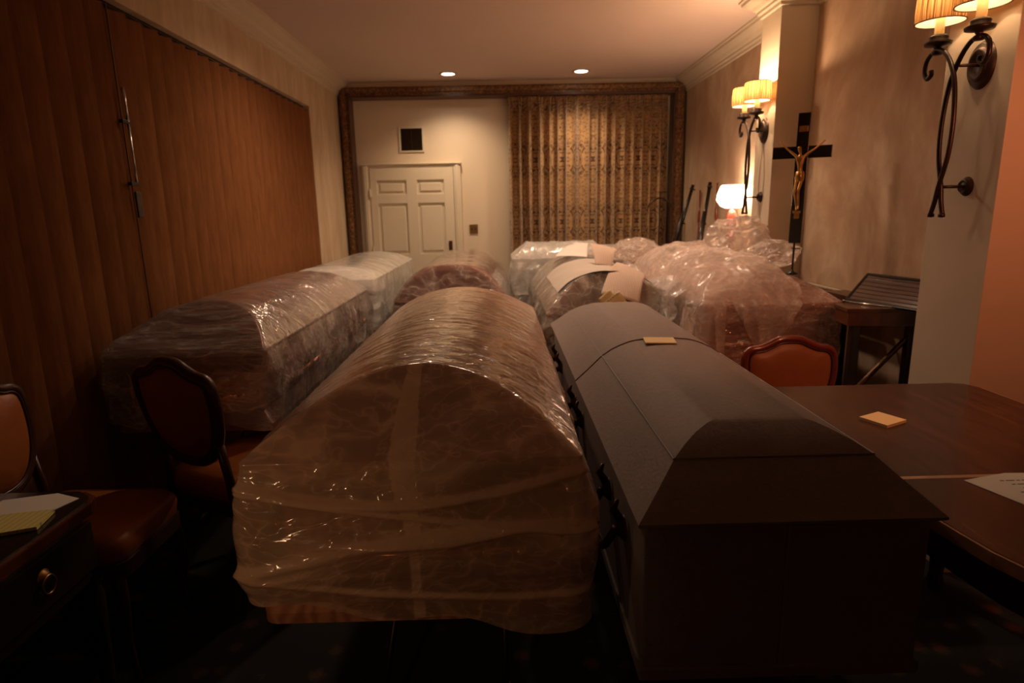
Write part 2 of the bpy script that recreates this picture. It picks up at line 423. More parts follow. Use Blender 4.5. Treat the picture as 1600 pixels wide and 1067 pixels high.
bm = bmesh.new(); box(bm, -.603, -.560, YB-.062, YB-.052, .965, 1.175, .004)
bmobj('door_plate', rel(bm), M['bronze'], d)
bm = bmesh.new(); lathe(bm, [(.001, -.058), (.024, -.056), (.030, -.045), (.026, -.030), (.012, -.022), (.012, 0)], -.581, YB-.06, 1.02, 20, 'Y')
bmobj('door_knob', rel(bm), M['brass'], d, smooth=True)
# ---- vent grille
v = empty('vent_grille', (-.972, YB-.002, 2.17), 0, 'dark square ceiling-height vent grille in a pale frame above the white door', 'vent')
bm = bmesh.new()
for (a, b, z0, z1) in ((-.14, .14, .235, .255), (-.14, .14, -.015, .0), (-.14, -.118, 0, .235), (.118, .14, 0, .235)): box(bm, a, b, -.012, 0, z0, z1, .002)
bmobj('frame', bm, M['door'], v)
bm = bmesh.new(); box(bm, -.118, .118, -.003, 0, 0, .235)
bmobj('duct_opening', bm, M['black'], v)
bm = bmesh.new()
for k in range(15):
    z = .010+k*.0153; mt = Matrix.Translation((0, -.006, z)) @ Matrix.Rotation(.7, 4, 'X')
    box(bm, -.116, .116, -.005, .005, -.0008, .0008, 0, mt)
box(bm, -.004, .004, -.011, -.002, 0, .235)
bmobj('louvers', bm, M['bronze'], v)
# ---- brass wall plate
v = empty('switch_plate', (-.316, YB-.001, 1.30), 0, 'small square brass switch plate on the ivory wall right of the door', 'switch')
bm = bmesh.new(); box(bm, -.048, .048, -.008, 0, -.052, .052, .003); bmobj('plate', bm, M['brass'], v)
for sx in (-.02, .02):
    bm = bmesh.new(); box(bm, sx-.006, sx+.006, -.020, -.007, -.013, .013, .002); bmobj('toggle', bm, M['bronze'], v)

# ---- patterned curtain
q = N('damask_cloth'); uv = q.n('UVMap').outputs[0]; sp = q.n('SeparateXYZ', {0: uv}).outputs
pu = q.n('Math', {0: sp[0], 1: .17}, operation='PINGPONG').outputs[0]
pv = q.n('Math', {0: sp[1], 1: .34}, operation='PINGPONG').outputs[0]
vec = q.n('CombineXYZ', {0: pu, 1: pv, 2: 0.0}).outputs[0]
n1 = q.noise(vec, 11, 3, .5, 3.0)
f = q.ramp(n1, [(.40, (0, 0, 0)), (.47, (1, 1, 1)), (.56, (1, 1, 1)), (.60, (.1, .1, .1)), (.68, (.9, .9, .9))])
col = q.mix(f, (.07, .030, .014), (.42, .25, .11))
M['damask'] = q.end(q.pbr(col, .5, 0, q.bump(f, .15, .002), **{'Sheen Weight': .2}))
def curtain():
    NX, NZ = 900, 60; x0, x1, z0, z1 = .085, 1.835, .02, 2.705
    rs = np.random.RandomState(5)
    u = np.linspace(0, 1, NX)
    ph = np.cumsum(.6+.8*vnoise(np.c_[u*30, u*0, u*0+.5])); ph = ph/ph[-1]*2*PI*17
    amp = .028+.040*vnoise(np.c_[u*20, u*0+3, u*0])
    V = []; UV = []; F = []
    for j in range(NZ+1):
        t = j/NZ; z = z0+(z1-z0)*t
        k = 1-.78*max(0, (t-.93)/.07) if t > .93 else 1
        swing = .35*(vnoise(np.c_[u*14, u*0+t*1.2, u*0+9])-.5)*(1-t)
        y = YF+.05 - k*amp*np.sin(ph+swing*6) + (.012*np.sin(ph*3.1)*(t > .94))
        xs = x0+(x1-x0)*u + k*.016*np.cos(ph+swing*6)
        xs += (.0 if t > .5 else 0)
        s = np.r_[0, np.cumsum(np.hypot(np.diff(xs), np.diff(y)))]
        for i in range(NX): V.append((xs[i], min(y[i], YB-.012), z)); UV.append((s[i], z))
    for j in range(NZ):
        for i in range(NX-1): a = j*NX+i; F.append((a, a+1, a+NX+1, a+NX))
    o = meshobj('curtain', V, F, M['damask'])
    uvl = o.data.uv_layers.new(name='UVMap')
    li = np.zeros(len(o.data.loops), dtype=np.int32); o.data.loops.foreach_get('vertex_index', li)
    uvl.data.foreach_set('uv', np.array(UV)[li].ravel())
    tag(o, 'floor-length pleated brown and gold damask curtain over the right half of the back wall', 'curtain')
curtain()

# ---- downlights
def downlight(x, y, label):
    e = empty('recessed_downlight', (x, y, ZC), 0, label, 'ceiling light', 'recessed ceiling lights')
    bm = bmesh.new(); lathe(bm, [(.062, -.002), (.088, -.003), (.092, -.008), (.088, -.012), (.064, -.010), (.062, -.002)], n=32)
    bmobj('trim_ring', bm, M['ceil'], e, smooth=True)
    bm = bmesh.new(); lathe(bm, [(.0005, -.006), (.064, -.006)], n=32)
    bmobj('lens', bm, M['can'], e)
downlight(CANS[0][0], CANS[0][1], 'round lit downlight in the ceiling above the door side, the left one')
downlight(CANS[1][0], CANS[1][1], 'round lit downlight in the ceiling in front of the damask curtain, the right one')

# ---- vertical blinds
def blind(y0, y1, n, label, tilt, wv, seed):
    e = empty('vertical_blinds', (XL-.065, y0, 0), 0, label, 'blinds', 'vertical blinds on the left wall')
    bm = bmesh.new(); box(bm, -.025, .02, 0, y1-y0, 2.445, 2.46, .003)
    bmobj('headrail', bm, M['black'], e)
    rs = random.Random(seed); V = []; F = []
    for k in range(n):
        yc = (k+.5)*(y1-y0)/n; wd = (y1-y0)/n*1.5; tl = tilt+rs.uniform(-.05, .05)
        NZ = 14; NS = 7; b = len(V); sw = rs.uniform(-1, 1)
        for j in range(NZ+1):
            z = .03+(2.425-.03)*j/NZ
            for i in range(NS):
                s = (i/(NS-1)-.5); cv = .020*(1-4*s*s)
                tt = tl + wv*math.sin(j*.35+k*1.7)*(1-j/NZ)
                V.append((cv + s*wd*math.sin(tt) + .004*sw*(1-j/NZ), yc+s*wd*math.cos(tt), z))
        for j in range(NZ):
            for i in range(NS-1): a = b+j*NS+i; F.append((a, a+1, a+NS+1, a+NS))
    meshobj('slats', V, F, M['blind'], e)
blind(2.98, 5.90, 21, 'long brown vertical blinds covering the left wall beyond the hanging wand', .62, 0, 2)
blind(-.9, 2.95, 27, 'brown vertical blinds nearer the camera with loosely wavy slats, before the wand', .62, .12, 3)
bm = bmesh.new()
# narrow reveal strip beside blinds
e = empty('blind_wand', (XL+.012, 2.965, 1.0), 0, 'thin hanging draw rod with dark clips in front of the vertical blinds', 'blind wand')
bm = bmesh.new(); tube(bm, [(0, 0, 1.42), (0, 0, .96), (.002, .006, .30), (.002, .008, -.15)], .0035, 8); bmobj('rod', bm, M['bronze'], e)
bm = bmesh.new(); tube(bm, [(.006, .030, 1.08), (.006, .032, .93)], .008, 10); tube(bm, [(.006, .034, .93), (.006, .036, .66)], .006, 8); bmobj('handle', bm, M['chrome'], e, smooth=True)
for z in (.93, .655, ):
    bm = bmesh.new(); box(bm, -.008, .012, -.014, .048, z-.008, z+.008, .003); bmobj('clip', bm, M['black'], e)
bm = bmesh.new(); box(bm, -.006, .012, .008, .052, .50, .62, .006); bmobj('weight', bm, M['iron'], e)

# ------------------------------------------------------------------ wall sconces
q = N('pleated_silk'); co = q.coord(); sp = q.n('SeparateXYZ', {0: co}).outputs
an = q.n('Math', {0: sp[1], 1: sp[0]}, operation='ARCTAN2').outputs[0]
st = q.n('TexNoise', {'Vector': q.n('CombineXYZ', {0: q.math('MULTIPLY', an, 9.0), 1: q.math('MULTIPLY', sp[2], 2.0), 2: 0.0}).outputs[0], 'Scale': 1.6, 'Detail': 3.0}).outputs[0]
col = q.ramp(st, [(.38, (.09, .036, .012)), (.5, (.36, .19, .075)), (.62, (.62, .38, .18))])
d_ = q.n('BsdfDiffuse', {'Color': col}).outputs[0]; t_ = q.n('BsdfTranslucent', {'Color': col}).outputs[0]
M['silk'] = q.end(q.n('MixShader', {0: .6, 1: d_, 2: t_}).outputs[0])
M['candle'] = plain('cream_candle_sleeve', (.85, .62, .28), .5, var=.05)
M['shade_in'] = plain('white_shade_lining', (.92, .86, .76), .7, var=.01)
M['shade_rim'] = plain('shade_brown_tape', (.14, .07, .03), .6)
def sconce(yc, label, dy, power):
    e = empty('wall_sconce', (XP, yc, 1.45), 0, label, 'wall light', 'two-armed wall sconces')
    o = -.105
    bm = bmesh.new(); pr_ = [(.001, -.016), (.030, -.016), (.034, -.024), (.040, -.026), (.046, -.022), (.048, -.014), (.056, -.016), (.062, -.010), (.067, 0)]
    for r, hh in [(0, 0)]:
        rings = lathe(bm, pr_, 0, 0, .54, 28, 'X')
    for vtx in bm.verts: vtx.co.z = .54+(vtx.co.z-.54)*1.28
    bmobj('back_plate', bm, M['iron'], e, smooth=True)
    bm = bmesh.new(); lathe(bm, [(.001, -.018), (.012, -.018), (.016, -.012), (.022, -.020), (.028, -.012), (.037, 0)], 0, 0, .105, 24, 'X')
    bmobj('lower_plate', bm, M['iron'], e, smooth=True)
    bm = bmesh.new(); tube(bm, [(0, 0, .54), (o, 0, .54)], .006); bmobj('stem', bm, M['iron'], e, smooth=True)
    bm = bmesh.new(); tube(bm, [(0, 0, .105), (o, 0, .105)], .006); bmobj('stem', bm, M['iron'], e, smooth=True)
    for sgn in (-1, 1):
        # arm: foot, cross low, bow out, cross high, curl outwards under the cup
        P = [(o, -sgn*.028, .0), (o, -sgn*.012, .05), (o, 0, .11), (o, sgn*.030, .22), (o, sgn*.036, .34), (o, sgn*.022, .46), (o, 0, .525), (o, -sgn*.035, .58), (o, -sgn*.075, .610),
             (o, -sgn*.115, .614), (o, -sgn*.150, .590), (o, -sgn*.158, .550), (o, -sgn*.140, .520), (o, -sgn*.118, .530), (o, -sgn*.120, .547)]
        P = [(x+sgn*.004, y, z) for x, y, z in P]
        bm = bmesh.new(); pts = catmull(P, 6); tube(bm, pts, .0085, 10)
        lathe(bm, [(.001, -.010), (.012, -.008), (.012, .004), (.001, .008)], o, -sgn*.03, .0, 12)
        a = bmobj('arm', bm, M['iron'], e, smooth=True)
        yy = -sgn*dy
        bm = bmesh.new(); lathe(bm, [(.001, 0), (.016, 0), (.020, .010), (.010, .018), (.014, .028), (.044, .034), (.048, .044), (.030, .052), (.034, .062), (.026, .070), (.001, .070)], o, yy, .600, 24)
        bmobj('candle_cup', bm, M['iron'], e, smooth=True)
        bm = bmesh.new(); lathe(bm, [(.0165, 0), (.0165, .10), (.001, .101)], o, yy, .670, 18); bmobj('candle_sleeve', bm, M['candle'], e, smooth=True)
        s = bpy.data.objects.new('lamp_shade', None)
        bm = bmesh.new(); lathe(bm, [(.082, 0), (.084, .035), (.083, .075), (.079, .115)], 0, 0, 0, 144, wob=.012, nw=36)
        sh = bmobj('lamp_shade', bm, M['silk'], e, smooth=True); sh.location = (o, yy, .715)
        bm = bmesh.new(); lathe(bm, [(.080, 0.001), (.082, .035), (.081, .075), (.0775, .114)], 0, 0, 0, 48)
        
        q_ = bmobj('lining', bm, M['lin'], sh, smooth=True)
        for z, r in ((0, .0828), (.115, .0798)):
            bm = bmesh.new(); tube(bm, [(r*math.cos(2*PI*k/48), r*math.sin(2*PI*k/48), z) for k in range(48)], .0022, 6, close=True)
            bmobj('trim_tape', bm, M['shade_rim'], sh, smooth=True)
        bm = bmesh.new(); bmesh.ops.create_uvsphere(bm, u_segments=12, v_segments=8, radius=.012)
        for vv in bm.verts: vv.co.z *= 1.5
        b = bmobj('bulb', bm, M['bulb'], e, smooth=True); b.location = (o, yy, .790)
        light('sconce_bulb_lamp', 'POINT', (XP+o, yc+yy, 1.45+.815), power, WARM, .015)
q = N('translucent_lining')
d_ = q.n('BsdfDiffuse', {'Color': (.95, .90, .80)}).outputs[0]; t_ = q.n('BsdfTranslucent', {'Color': (.95, .88, .75)}).outputs[0]
M['lin'] = q.end(q.n('MixShader', {0: .6, 1: d_, 2: t_}).outputs[0])
sconce(4.315, 'bronze two-armed sconce on the far pilaster, above the glowing white table lamp', .105, 8)
sconce(2.40, 'large bronze two-armed sconce on the near pilaster, nearest the camera', .105, 3.2)

# ------------------------------------------------------------------ caskets
def rr(hx, y0, y1, r, nl=60, ns=24, na=6):
    """rounded rectangle x in +-hx, y in y0..y1, returns pts, outward normals; starts at front right corner going +y"""
    r = max(1e-4, min(r, hx*.98, (y1-y0)*.49)); P = []; Nn = []
    def arc(cx, cy, a0):
        for i in range(na):
            a = a0 + (i/(na))*PI/2; P.append((cx+r*math.cos(a), cy+r*math.sin(a))); Nn.append((math.cos(a), math.sin(a)))
    for i in range(nl): P.append((hx, y0+r+(y1-y0-2*r)*i/nl)); Nn.append((1, 0))
    arc(hx-r, y1-r, 0)
    for i in range(ns): P.append((hx-r-(2*hx-2*r)*i/ns, y1)); Nn.append((0, 1))
    arc(-hx+r, y1-r, PI/2)
    for i in range(nl): P.append((-hx, y1-r-(y1-y0-2*r)*i/nl)); Nn.append((-1, 0))
    arc(-hx+r, y0+r, PI)
    for i in range(ns): P.append((-hx+r+(2*hx-2*r)*i/ns, y0)); Nn.append((0, -1))
    arc(hx-r, y0+r, 1.5*PI)
    return np.array(P), np.array(Nn)
def stack(name, levels, mat, parent, cap_top=True, cap_bot=False, smooth=True, nl=30, ns=14, na=4, auto=.6):
    """levels: (hx, y0, y1, z, r)"""
    V = []; F = []; n = None
    for (hx, y0, y1, z, r) in levels:
        P, _ = rr(hx, y0, y1, r, nl, ns, na); n = len(P)
        V += [(p[0], p[1], z) for p in P]
    for i in range(len(levels)-1):
        for k in range(n): a = i*n+k; b = i*n+(k+1) % n; F.append((a, b, b+n, a+n))
    if cap_top: F.append(tuple(range((len(levels)-1)*n, len(levels)*n)))
    if cap_bot: F.append(tuple(range(n-1, -1, -1)))
    o = meshobj(name, V, F, mat, parent)
    if auto: o.data.set_sharp_from_angle(angle=auto)
    return o
def bar_handle(parent, side, L, W, z, mat, end=False):
    bm = bmesh.new()
    if end:
        pts = [(-W*.32, -.045, z), (W*.32, -.045, z)]
        lugs = [(-W*.22, 0), (W*.22, 0)]
        tube(bm, pts, .014, 12)
        for x, _ in lugs:
            tube(bm, [(x, -.045, z), (x, .012, z+.02)], .011, 10); lathe(bm, [(.017, -.012), (.021, 0), (.017, .012)], x, -.045, z, 12, 'X')
        for x in (-W*.32, W*.32): lathe(bm, [(.001, -.014), (.018, -.010), (.018, .010), (.001, .014)], x, -.045, z, 12, 'X')
    else:
        x = side*(W/2+.040)
        tube(bm, [(x, .16, z), (x, L-.16, z)], .014, 12)
        n = 6
        for i in range(n):
            y = .28+(L-.56)*i/(n-1)
            tube(bm, [(x, y, z), (side*(W/2-.02), y, z+.03)], .010, 8); lathe(bm, [(.017, -.02), (.022, 0), (.017, .02)], x, y, z, 12, 'Y')
        for y in (.16, L-.16): lathe(bm, [(.001, -.014), (.019, -.010), (.019, .010), (.001, .014)], x, y, z, 12, 'Y')
    return bmobj('handle', bm, mat, parent, smooth=True)
def casket(label, cx, cy, zb, W, L, zr, zd, mat, hmat, rz=0, hip=.26, group='caskets waiting in the room', cat='casket', pw=2.6):
    """origin at near end base centre; dome lid"""
    e = empty('casket', (cx, cy, zb), rz, label, cat, group)
    r0 = zr-zb; rd = zd-zb; hx = W/2; lv = []
    K = 14
    lv.append((hx-.01, .01, L-.01, r0-.028, .012)); lv.append((hx, 0, L, r0-.024, .014)); lv.append((hx, 0, L, r0-.004, .014)); lv.append((hx-.006, .006, L-.006, r0, .012))
    for i in range(1, K+1):
        a = i/K*PI/2*.985
        ri = 1-math.cos(a)**pw; lv.append(((hx-.012)*math.cos(a), .012+hip*ri, L-.012-hip*ri, r0+(rd-r0)*ri, .010))
    stack('lid', lv, mat, e, nl=20, auto=.45)
    bx = hx-.03; H = r0-.03
    lv = [(bx-.02, .05, L-.05, H*.13, .03), (bx-.03, .06, L-.06, H*.20, .03), (bx-.028, .058, L-.058, H*.6, .03), (bx-.018, .048, L-.048, H*.78, .03),
          (bx, .03, L-.03, H*.86, .03), (bx+.006, .024, L-.024, H*.93, .03), (bx, .03, L-.03, H, .03)]
    stack('body', lv, mat, e, nl=12)
    lv = [(bx+.0, .030, L-.03, 0, .03), (bx+.028, .004, L-.004, .004, .035), (bx+.028, .004, L-.004, .03, .035), (bx+.012, .018, L-.018, .042, .03), (bx-.004, .034, L-.034, .058, .03), (bx-.018, .048, L-.048, .075, .03)]
    stack('base_molding', lv, mat, e, cap_bot=True, nl=12)
    for sx in (-1, 1): bar_handle(e, sx, L, W-.08, H*.47, hmat)
    bar_handle(e, 0, L, W, H*.47, hmat, end=True).location.y = .05
    bar = bar_handle(e, 0, L, W, H*.47, hmat, end=True); bar.rotation_euler.z = PI; bar.location.y = L-.05
    for sx in (-1, 1):
        for yy in (.07, L-.07):
            bm = bmesh.new(); lathe(bm, [(.012, .08), (.020, .09), (.016, .12), (.019, .18), (.015, H*.72), (.022, H*.80), (.012, H*.84)], sx*(bx-.035), yy, 0, 12)
            bmobj('corner_post', bm, hmat, e, smooth=True)
    return e
def sheet(name, label, cat, cx, cy, W, L, zr, zd, hem, mat, rz=0, hip=.26, off=.008, at=.012, ask=.04, ft=(3, 10), fs=(3, 10, 9), flare=.02, seed=0, nl=190, ns=80, group=None, droop=0, kd=34, ks=60, bulge=0, swags=(), seam=None, pw=2.6):
    """polythene sleeve draped over a casket: origin on the floor under the near end"""
    V = []; lev = []; hx = W/2+off
    for i in range(kd): a = (1-i/kd)*PI/2*.9995; ri = 1-math.cos(a)**pw; lev.append((hx*math.cos(a), hip*ri-off, L-hip*ri+off, zr+off+(zd-zr)*ri, .012, 0))
    lev.append((hx, -off, L+off, zr+.004, .014, .001)); TH = []
    for i in range(1, ks+1):
        t = i/ks; lev.append((hx, -off, L+off, None, .014+.03*t, t))
    allp = []
    for (h_, y0, y1, z, r, t) in lev:
        P, Nn = rr(h_, y0, y1, r, nl, ns, 8)
        x, y = P[:, 0], P[:, 1]; nx, ny = Nn[:, 0], Nn[:, 1]
        if z is None:
            hz = hem(x/hx, y/L); zz = zr - t*(zr-hz)
            out = flare*t + bulge*math.sin(PI*min(1, t*1.05))
            q3 = np.c_[x*fs[0]+seed, y*fs[1], zz*fs[2]]
            wq = q3 + (vnoise(np.c_[x*2+seed, y*2, zz*3])*1.8)[:, None]
            dsp = ridge(wq, 2)*.65 + .35*fbm(wq*2.3, 2)
            th = dsp**4*1.3; dsp = (ask*min(1, t*3.5+.08))*dsp
            sw = droop*math.sin(PI*t)*(vnoise(np.c_[x*3+seed, y*3, zz*7]))
            o = out + dsp + sw
            fr_ = (ny < -.7)
            for (dz, sag, am, tlt, wd_) in swags:
                u_ = x/hx; zc_ = zr-dz-sag*(1-u_**2)+tlt*u_; gg = np.exp(-((zz-zc_)/wd_)**2)*fr_; hh_ = np.exp(-((zz-zc_-wd_*1.1)/(wd_*.5))**2)*fr_
                o = o+am*gg; th = th+.75*gg+.35*hh_
            xx = x+nx*o; yy = y+ny*o
        else:
            ph = math.sqrt(max(0, 1-(h_/hx)**2)); zz = np.full(len(x), z)
            q3 = np.c_[x*ft[0]+seed, y*ft[1], zz*0+seed]
            wq = q3 + (vnoise(np.c_[x*2.5+seed, y*2, zz*0+3])*2.2)[:, None]
            dsp = at*(.6*ridge(wq, 3)+.4*fbm(wq*2.1, 2))
            bl = 1-ph
            edge = min(1, 1.2*(1-ph)+.3)
            th = (ridge(wq, 3)*.55+.45*ridge(wq*2.1, 3))**3*1.2
            xx = x+nx*dsp*bl; yy = y+ny*dsp*bl; zz = zz+dsp*(.35+.65*ph)
        if seam is not None:
            sx_, sw_, ss_ = seam
            c0 = sx_+.035*(vnoise(np.c_[y*2.5, zz*5, x*0+7])-.5)
            wv_ = sw_*(.35+1.3*vnoise(np.c_[y*3, zz*4, x*0+1]))
            th = th+ss_*(np.abs(x-c0) < wv_)*(ny < .5)
        allp.append(np.c_[xx, yy, zz]); TH.append(th)
    n = len(allp[0]); V = np.vstack(allp); F = []
    for i in range(len(allp)-1):
        b = i*n
        for k in range(n): k2 = (k+1) % n; F.append((b+k, b+n+k, b+n+k2, b+k2))
    # close the ridge
    F2 = []
    o = meshobj(name, V, F, mat); o.location = (cx, cy, 0); o.rotation_euler.z = rz
    at_ = o.data.attributes.new('thick', 'FLOAT', 'POINT'); at_.data.foreach_set('value', np.concatenate(TH).astype(np.float32))
    if label: tag(o, label, cat, group)
    return o
def bier(cx, cy, rz, L, zb, label, first=[None]):
    if first[0] is None:
        e = empty('casket_bier', (0, 0, 0), 0, label, 'bier', 'folding biers under the caskets')
        bm = bmesh.new(); H = 1.0
        for x in (-.2, .2): box(bm, x-.015, x+.015, 0, 1, H-.035, H-.0, .004)
        for y in (.02, .34, .66, .98): box(bm, -.2, .2, y-.012, y+.012, H-.033, H-.003, .003)
        bmobj('top_frame', bm, M['black'], e)
        for x in (-.2, .2):
            for a, b in ((.08, .92), (.92, .08)):
                bm = bmesh.new(); xx = x*(.93 if a < b else .85); tube(bm, [(xx, a, .10), (xx, b, H-.04)], .011, 8); bmobj('leg', bm, M['iron'], e, smooth=True)
            for y in (.08, .92):
                bm = bmesh.new(); lathe(bm, [(.001, -.012), (.042, -.012), (.05, 0), (.042, .012), (.001, .012)], x, y, .05, 18, 'X'); bmobj('wheel', bm, M['black'], e, smooth=True)
                bm = bmesh.new(); tube(bm, [(x, y, .05), (x, y, .11)], .010, 8); bmobj('caster_fork', bm, M['iron'], e)
        first[0] = e; o = e
    else: o = copy_tree(first[0]); o['label'] = label
    o.location = (cx, cy, 0); o.rotation_euler.z = rz; o.scale = (1, L-.5, zb)
    return o
def biers(cx, cy, rz, L, zb, label):
    dx, dy = -math.sin(rz)*.25, math.cos(rz)*.25
    return bier(cx+dx, cy+dy, rz, L, zb, label)

# A: front casket
Ax, Ay, AW, AL, Azr, Azd, Azb = -.205, 1.24, .725, 2.06, .975, 1.125, .585
casket('brown domed wooden casket under milky plastic, front centre, nearest the camera', Ax, Ay, Azb, AW, AL, Azr, Azd, M['mahog'], M['copper_h'], 0, .26, pw=2.0)
biers(Ax, Ay, 0, AL, Azb-.001, 'black folding bier under the big plastic-wrapped casket at front centre')
def hemA(x, y): return .615 - .045*x - .015*np.sin(y*9) + .012*np.sin(x*7)
sheet('plastic_sleeve', 'large rumpled orange-lit plastic sleeve over the front centre casket', 'plastic wrap', Ax, Ay, AW, AL, Azr, Azd, hemA, M['film_a'], 0, .26, .006, .0035, .032, (5, 15), (1.6, 6, 6.5), .010, 3, 220, 130, 'plastic wraps over the caskets', .012, 48, 110, .014, ((.03, .055, .012, .012, .010), (.10, .012, .006, -.045, .005), (.19, -.03, .009, .05, .013), (.27, .03, .006, -.03, .009)), (-.01, .022, .55), 2.0)

# B: grey cloth-covered casket
def grey_casket():
    e = empty('casket', (.595, 1.16, .47), 0, 'grey cloth-covered casket with flat angled lid, front right beside the table', 'casket', None)
    L = 2.31; z0 = .47
    prof = [(.318, .006, .845), (.325, 0, .850), (.325, .0, .856), (.272, .058, .905), (.224, .112, .952), (.190, .146, .975), (.155, .178, .992), (.125, .20, 1.003), (.100, .215, 1.009), (.05, .235, 1.014), (.004, .25, 1.016)]
    def lidbm():
        bm = bmesh.new(); prev = None
        for (hx, iy, z) in prof:
            ring = []
            nx = 1
            for (x, y) in ((hx, iy), (hx, L-iy*1.2), (-hx, L-iy*1.2), (-hx, iy)): ring.append(bm.verts.new((x, y, z-z0)))
            if prev:
                for k in range(4): bm.faces.new((prev[k], prev[(k+1) % 4], ring[(k+1) % 4], ring[k]))
            else: bm.faces.new(ring[::-1])
            prev = ring
        bm.faces.new(prev); bmesh.ops.recalc_face_normals(bm, faces=bm.faces); return bm
    ys = 1.10
    for nm, co_, no in (('lid_foot', ys-.002, (0, 1, 0)), ('lid_head', ys+.004, (0, -1, 0))):
        bm = lidbm()
        g = list(bm.verts)+list(bm.edges)+list(bm.faces)
        r = bmesh.ops.bisect_plane(bm, geom=g, plane_co=(0, co_, 0), plane_no=no, clear_outer=True)
        ed = [x for x in r['geom_cut'] if isinstance(x, bmesh.types.BMEdge)]
        try: bmesh.ops.edgeloop_fill(bm, edges=ed)
        except Exception: pass
        if nm == 'lid_head': bmesh.ops.translate(bm, vec=(0, 0, .004), verts=bm.verts)
        bmobj(nm, bm, M['grey'], e, auto=.35)
    # piping along the crease
    bm = bmesh.new(); z = .9535-z0; hx = .2245; iy = .112
    tube(bm, [(hx, iy, z), (hx, L-iy*1.2, z), (-hx, L-iy*1.2, z), (-hx, iy, z)], .0022, 6, close=True)
    bmobj('piping', bm, M['greyd'], e)
    bm = bmesh.new(); box(bm, -.305, .305, .02, L-.02, 0, .38, .006)
    bmobj('body', bm, M['grey'], e)
    bm = bmesh.new(); box(bm, -.312, .312, .013, L-.013, .0, .030, .004); bmobj('base_molding', bm, M['grey'], e)
    bm = bmesh.new(); box(bm, -.003, .003, .016, .022, .03, .375); bmobj('end_seam', bm, M['greyd'], e)
    for sx in (-1, 1):
        for y in (.35, 1.15, 1.95):
            bm = bmesh.new()
            x = sx*.305
            # ornate swing handle: two lugs and a bowed grip
            for yy in (y-.11, y+.11):
                lathe(bm, [(.001, sx*.022), (.020, sx*.018), (.030, sx*.006), (.034, 0)], x, yy, .25, 16, 'X')
                tube(bm, [(x+sx*.01, yy, .27), (x+sx*.028, yy, .30), (x+sx*.018, yy, .325)], [.012, .010, .005], 8)
            tube(bm, catmull([(x+sx*.02, y-.11, .25), (x+sx*.045, y-.10, .20), (x+sx*.052, y-.05, .175), (x+sx*.054, y, .170), (x+sx*.052, y+.05, .175), (x+sx*.045, y+.10, .20), (x+sx*.02, y+.11, .25)], 5), .011, 10)
            bmobj('handle', bm, M['bronze'], e, smooth=True)
    return e
grey_casket()
biers(.595, 1.16, 0, 2.31, .469, 'black folding bier under the grey cloth-covered casket')

# C: left casket
Cx, Cy = -1.325, 2.50
casket('mauve domed casket in shiny clear plastic against the blinds, behind the shield-back chair', Cx, Cy, .60, .67, 1.98, .955, 1.115, M['mauve'], M['copper_h'], 0, .30)
biers(Cx, Cy, 0, 1.98, .599, 'black folding bier under the left casket beside the blinds')
sheet('plastic_sleeve', 'glossy clear plastic sleeve with bright highlights over the left casket by the blinds', 'plastic wrap', Cx, Cy, .67, 1.98, .955, 1.115, lambda x, y: .635+.02*np.sin(x*5)-.02*np.sin(y*8), M['film_c'], 0, .30, .006, .010, .030, (3, 13), (2, 8, 6), .014, 17, 190, 80, 'plastic wraps over the caskets', .02)
# D: far left, milky
casket('pale casket in milky white plastic in the far left corner near the door', -1.30, 4.60, .60, .66, 1.95, 1.0, 1.085, M['whitesteel'], M['chrome'], 0, .16)
biers(-1.30, 4.60, 0, 1.95, .599, 'black folding bier under the far left milky-wrapped casket')
sheet('plastic_sleeve', 'milky white plastic sleeve over the far left casket, in front of the door', 'plastic wrap', -1.30, 4.58, .68, 1.98, 1.01, 1.10, lambda x, y: .66+.03*np.sin(y*7), M['film_d'], 0, .16, .008, .010, .022, (3, 7), (2, 6, 4), .01, 29, 110, 50, 'plastic wraps over the caskets', .01, 24, 34)
# E: centre behind A
casket('dark brown steel casket in clear plastic directly behind the front centre one', -.36, 4.22, .52, .78, 1.98, .895, 1.13, M['bronzepaint'], M['copper_h'], 0, .11, pw=3.2)
biers(-.36, 4.22, 0, 1.98, .519, 'black folding bier under the dark brown casket in the middle')
sheet('plastic_sleeve', 'clear tight plastic with sparkling folds over the dark brown middle casket', 'plastic wrap', -.36, 4.22, .78, 1.98, .895, 1.13, lambda x, y: .58+.02*np.sin(y*7), M['film_e'], 0, .11, .005, .006, .022, (3, 6), (2, 5, 4), .01, 41, 120, 60, 'plastic wraps over the caskets', .02, 26, 34, pw=3.2)
# G: right of E
casket('reddish cherry casket under cream plastic and foam sheets, behind the grey casket', .672, 3.72, .50, .80, 1.95, .865, 1.095, M['cherry'], M['copper_h'], 0, .15)
biers(.672, 3.72, 0, 1.95, .499, 'black folding bier under the cherry casket behind the grey one')
sheet('plastic_sleeve', 'cream-tinted plastic sleeve gathered over the cherry casket with foam sheets', 'plastic wrap', .672, 3.72, .80, 1.95, .865, 1.10, lambda x, y: .60+.05*np.sin(y*7), M['film_g'], 0, .15, .005, .008, .035, (4, 6), (3, 6, 4), .01, 53, 120, 60, 'plastic wraps over the caskets', .02, 26, 34)
# F: crosswise casket at the back
casket('lavender grey casket lying crosswise in front of the damask curtain', 1.76, 6.25, .60, .62, 1.64, 1.02, 1.145, M['silver'], M['chrome'], PI/2, .22)
biers(1.76, 6.25, PI/2, 1.64, .599, 'black folding bier under the crosswise casket by the damask curtain')
sheet('plastic_sleeve', 'whitish plastic over the left half of the crosswise casket by the curtain', 'plastic wrap', 1.05, 6.25, .64, .93, 1.03, 1.165, lambda x, y: .72+.03*np.sin(x*7), M['film_d'], PI/2, .14, .008, .03, .04, (5, 6), (4, 8, 5), .01, 63, 70, 50, 'plastic wraps over the caskets', .01, 22, 26)
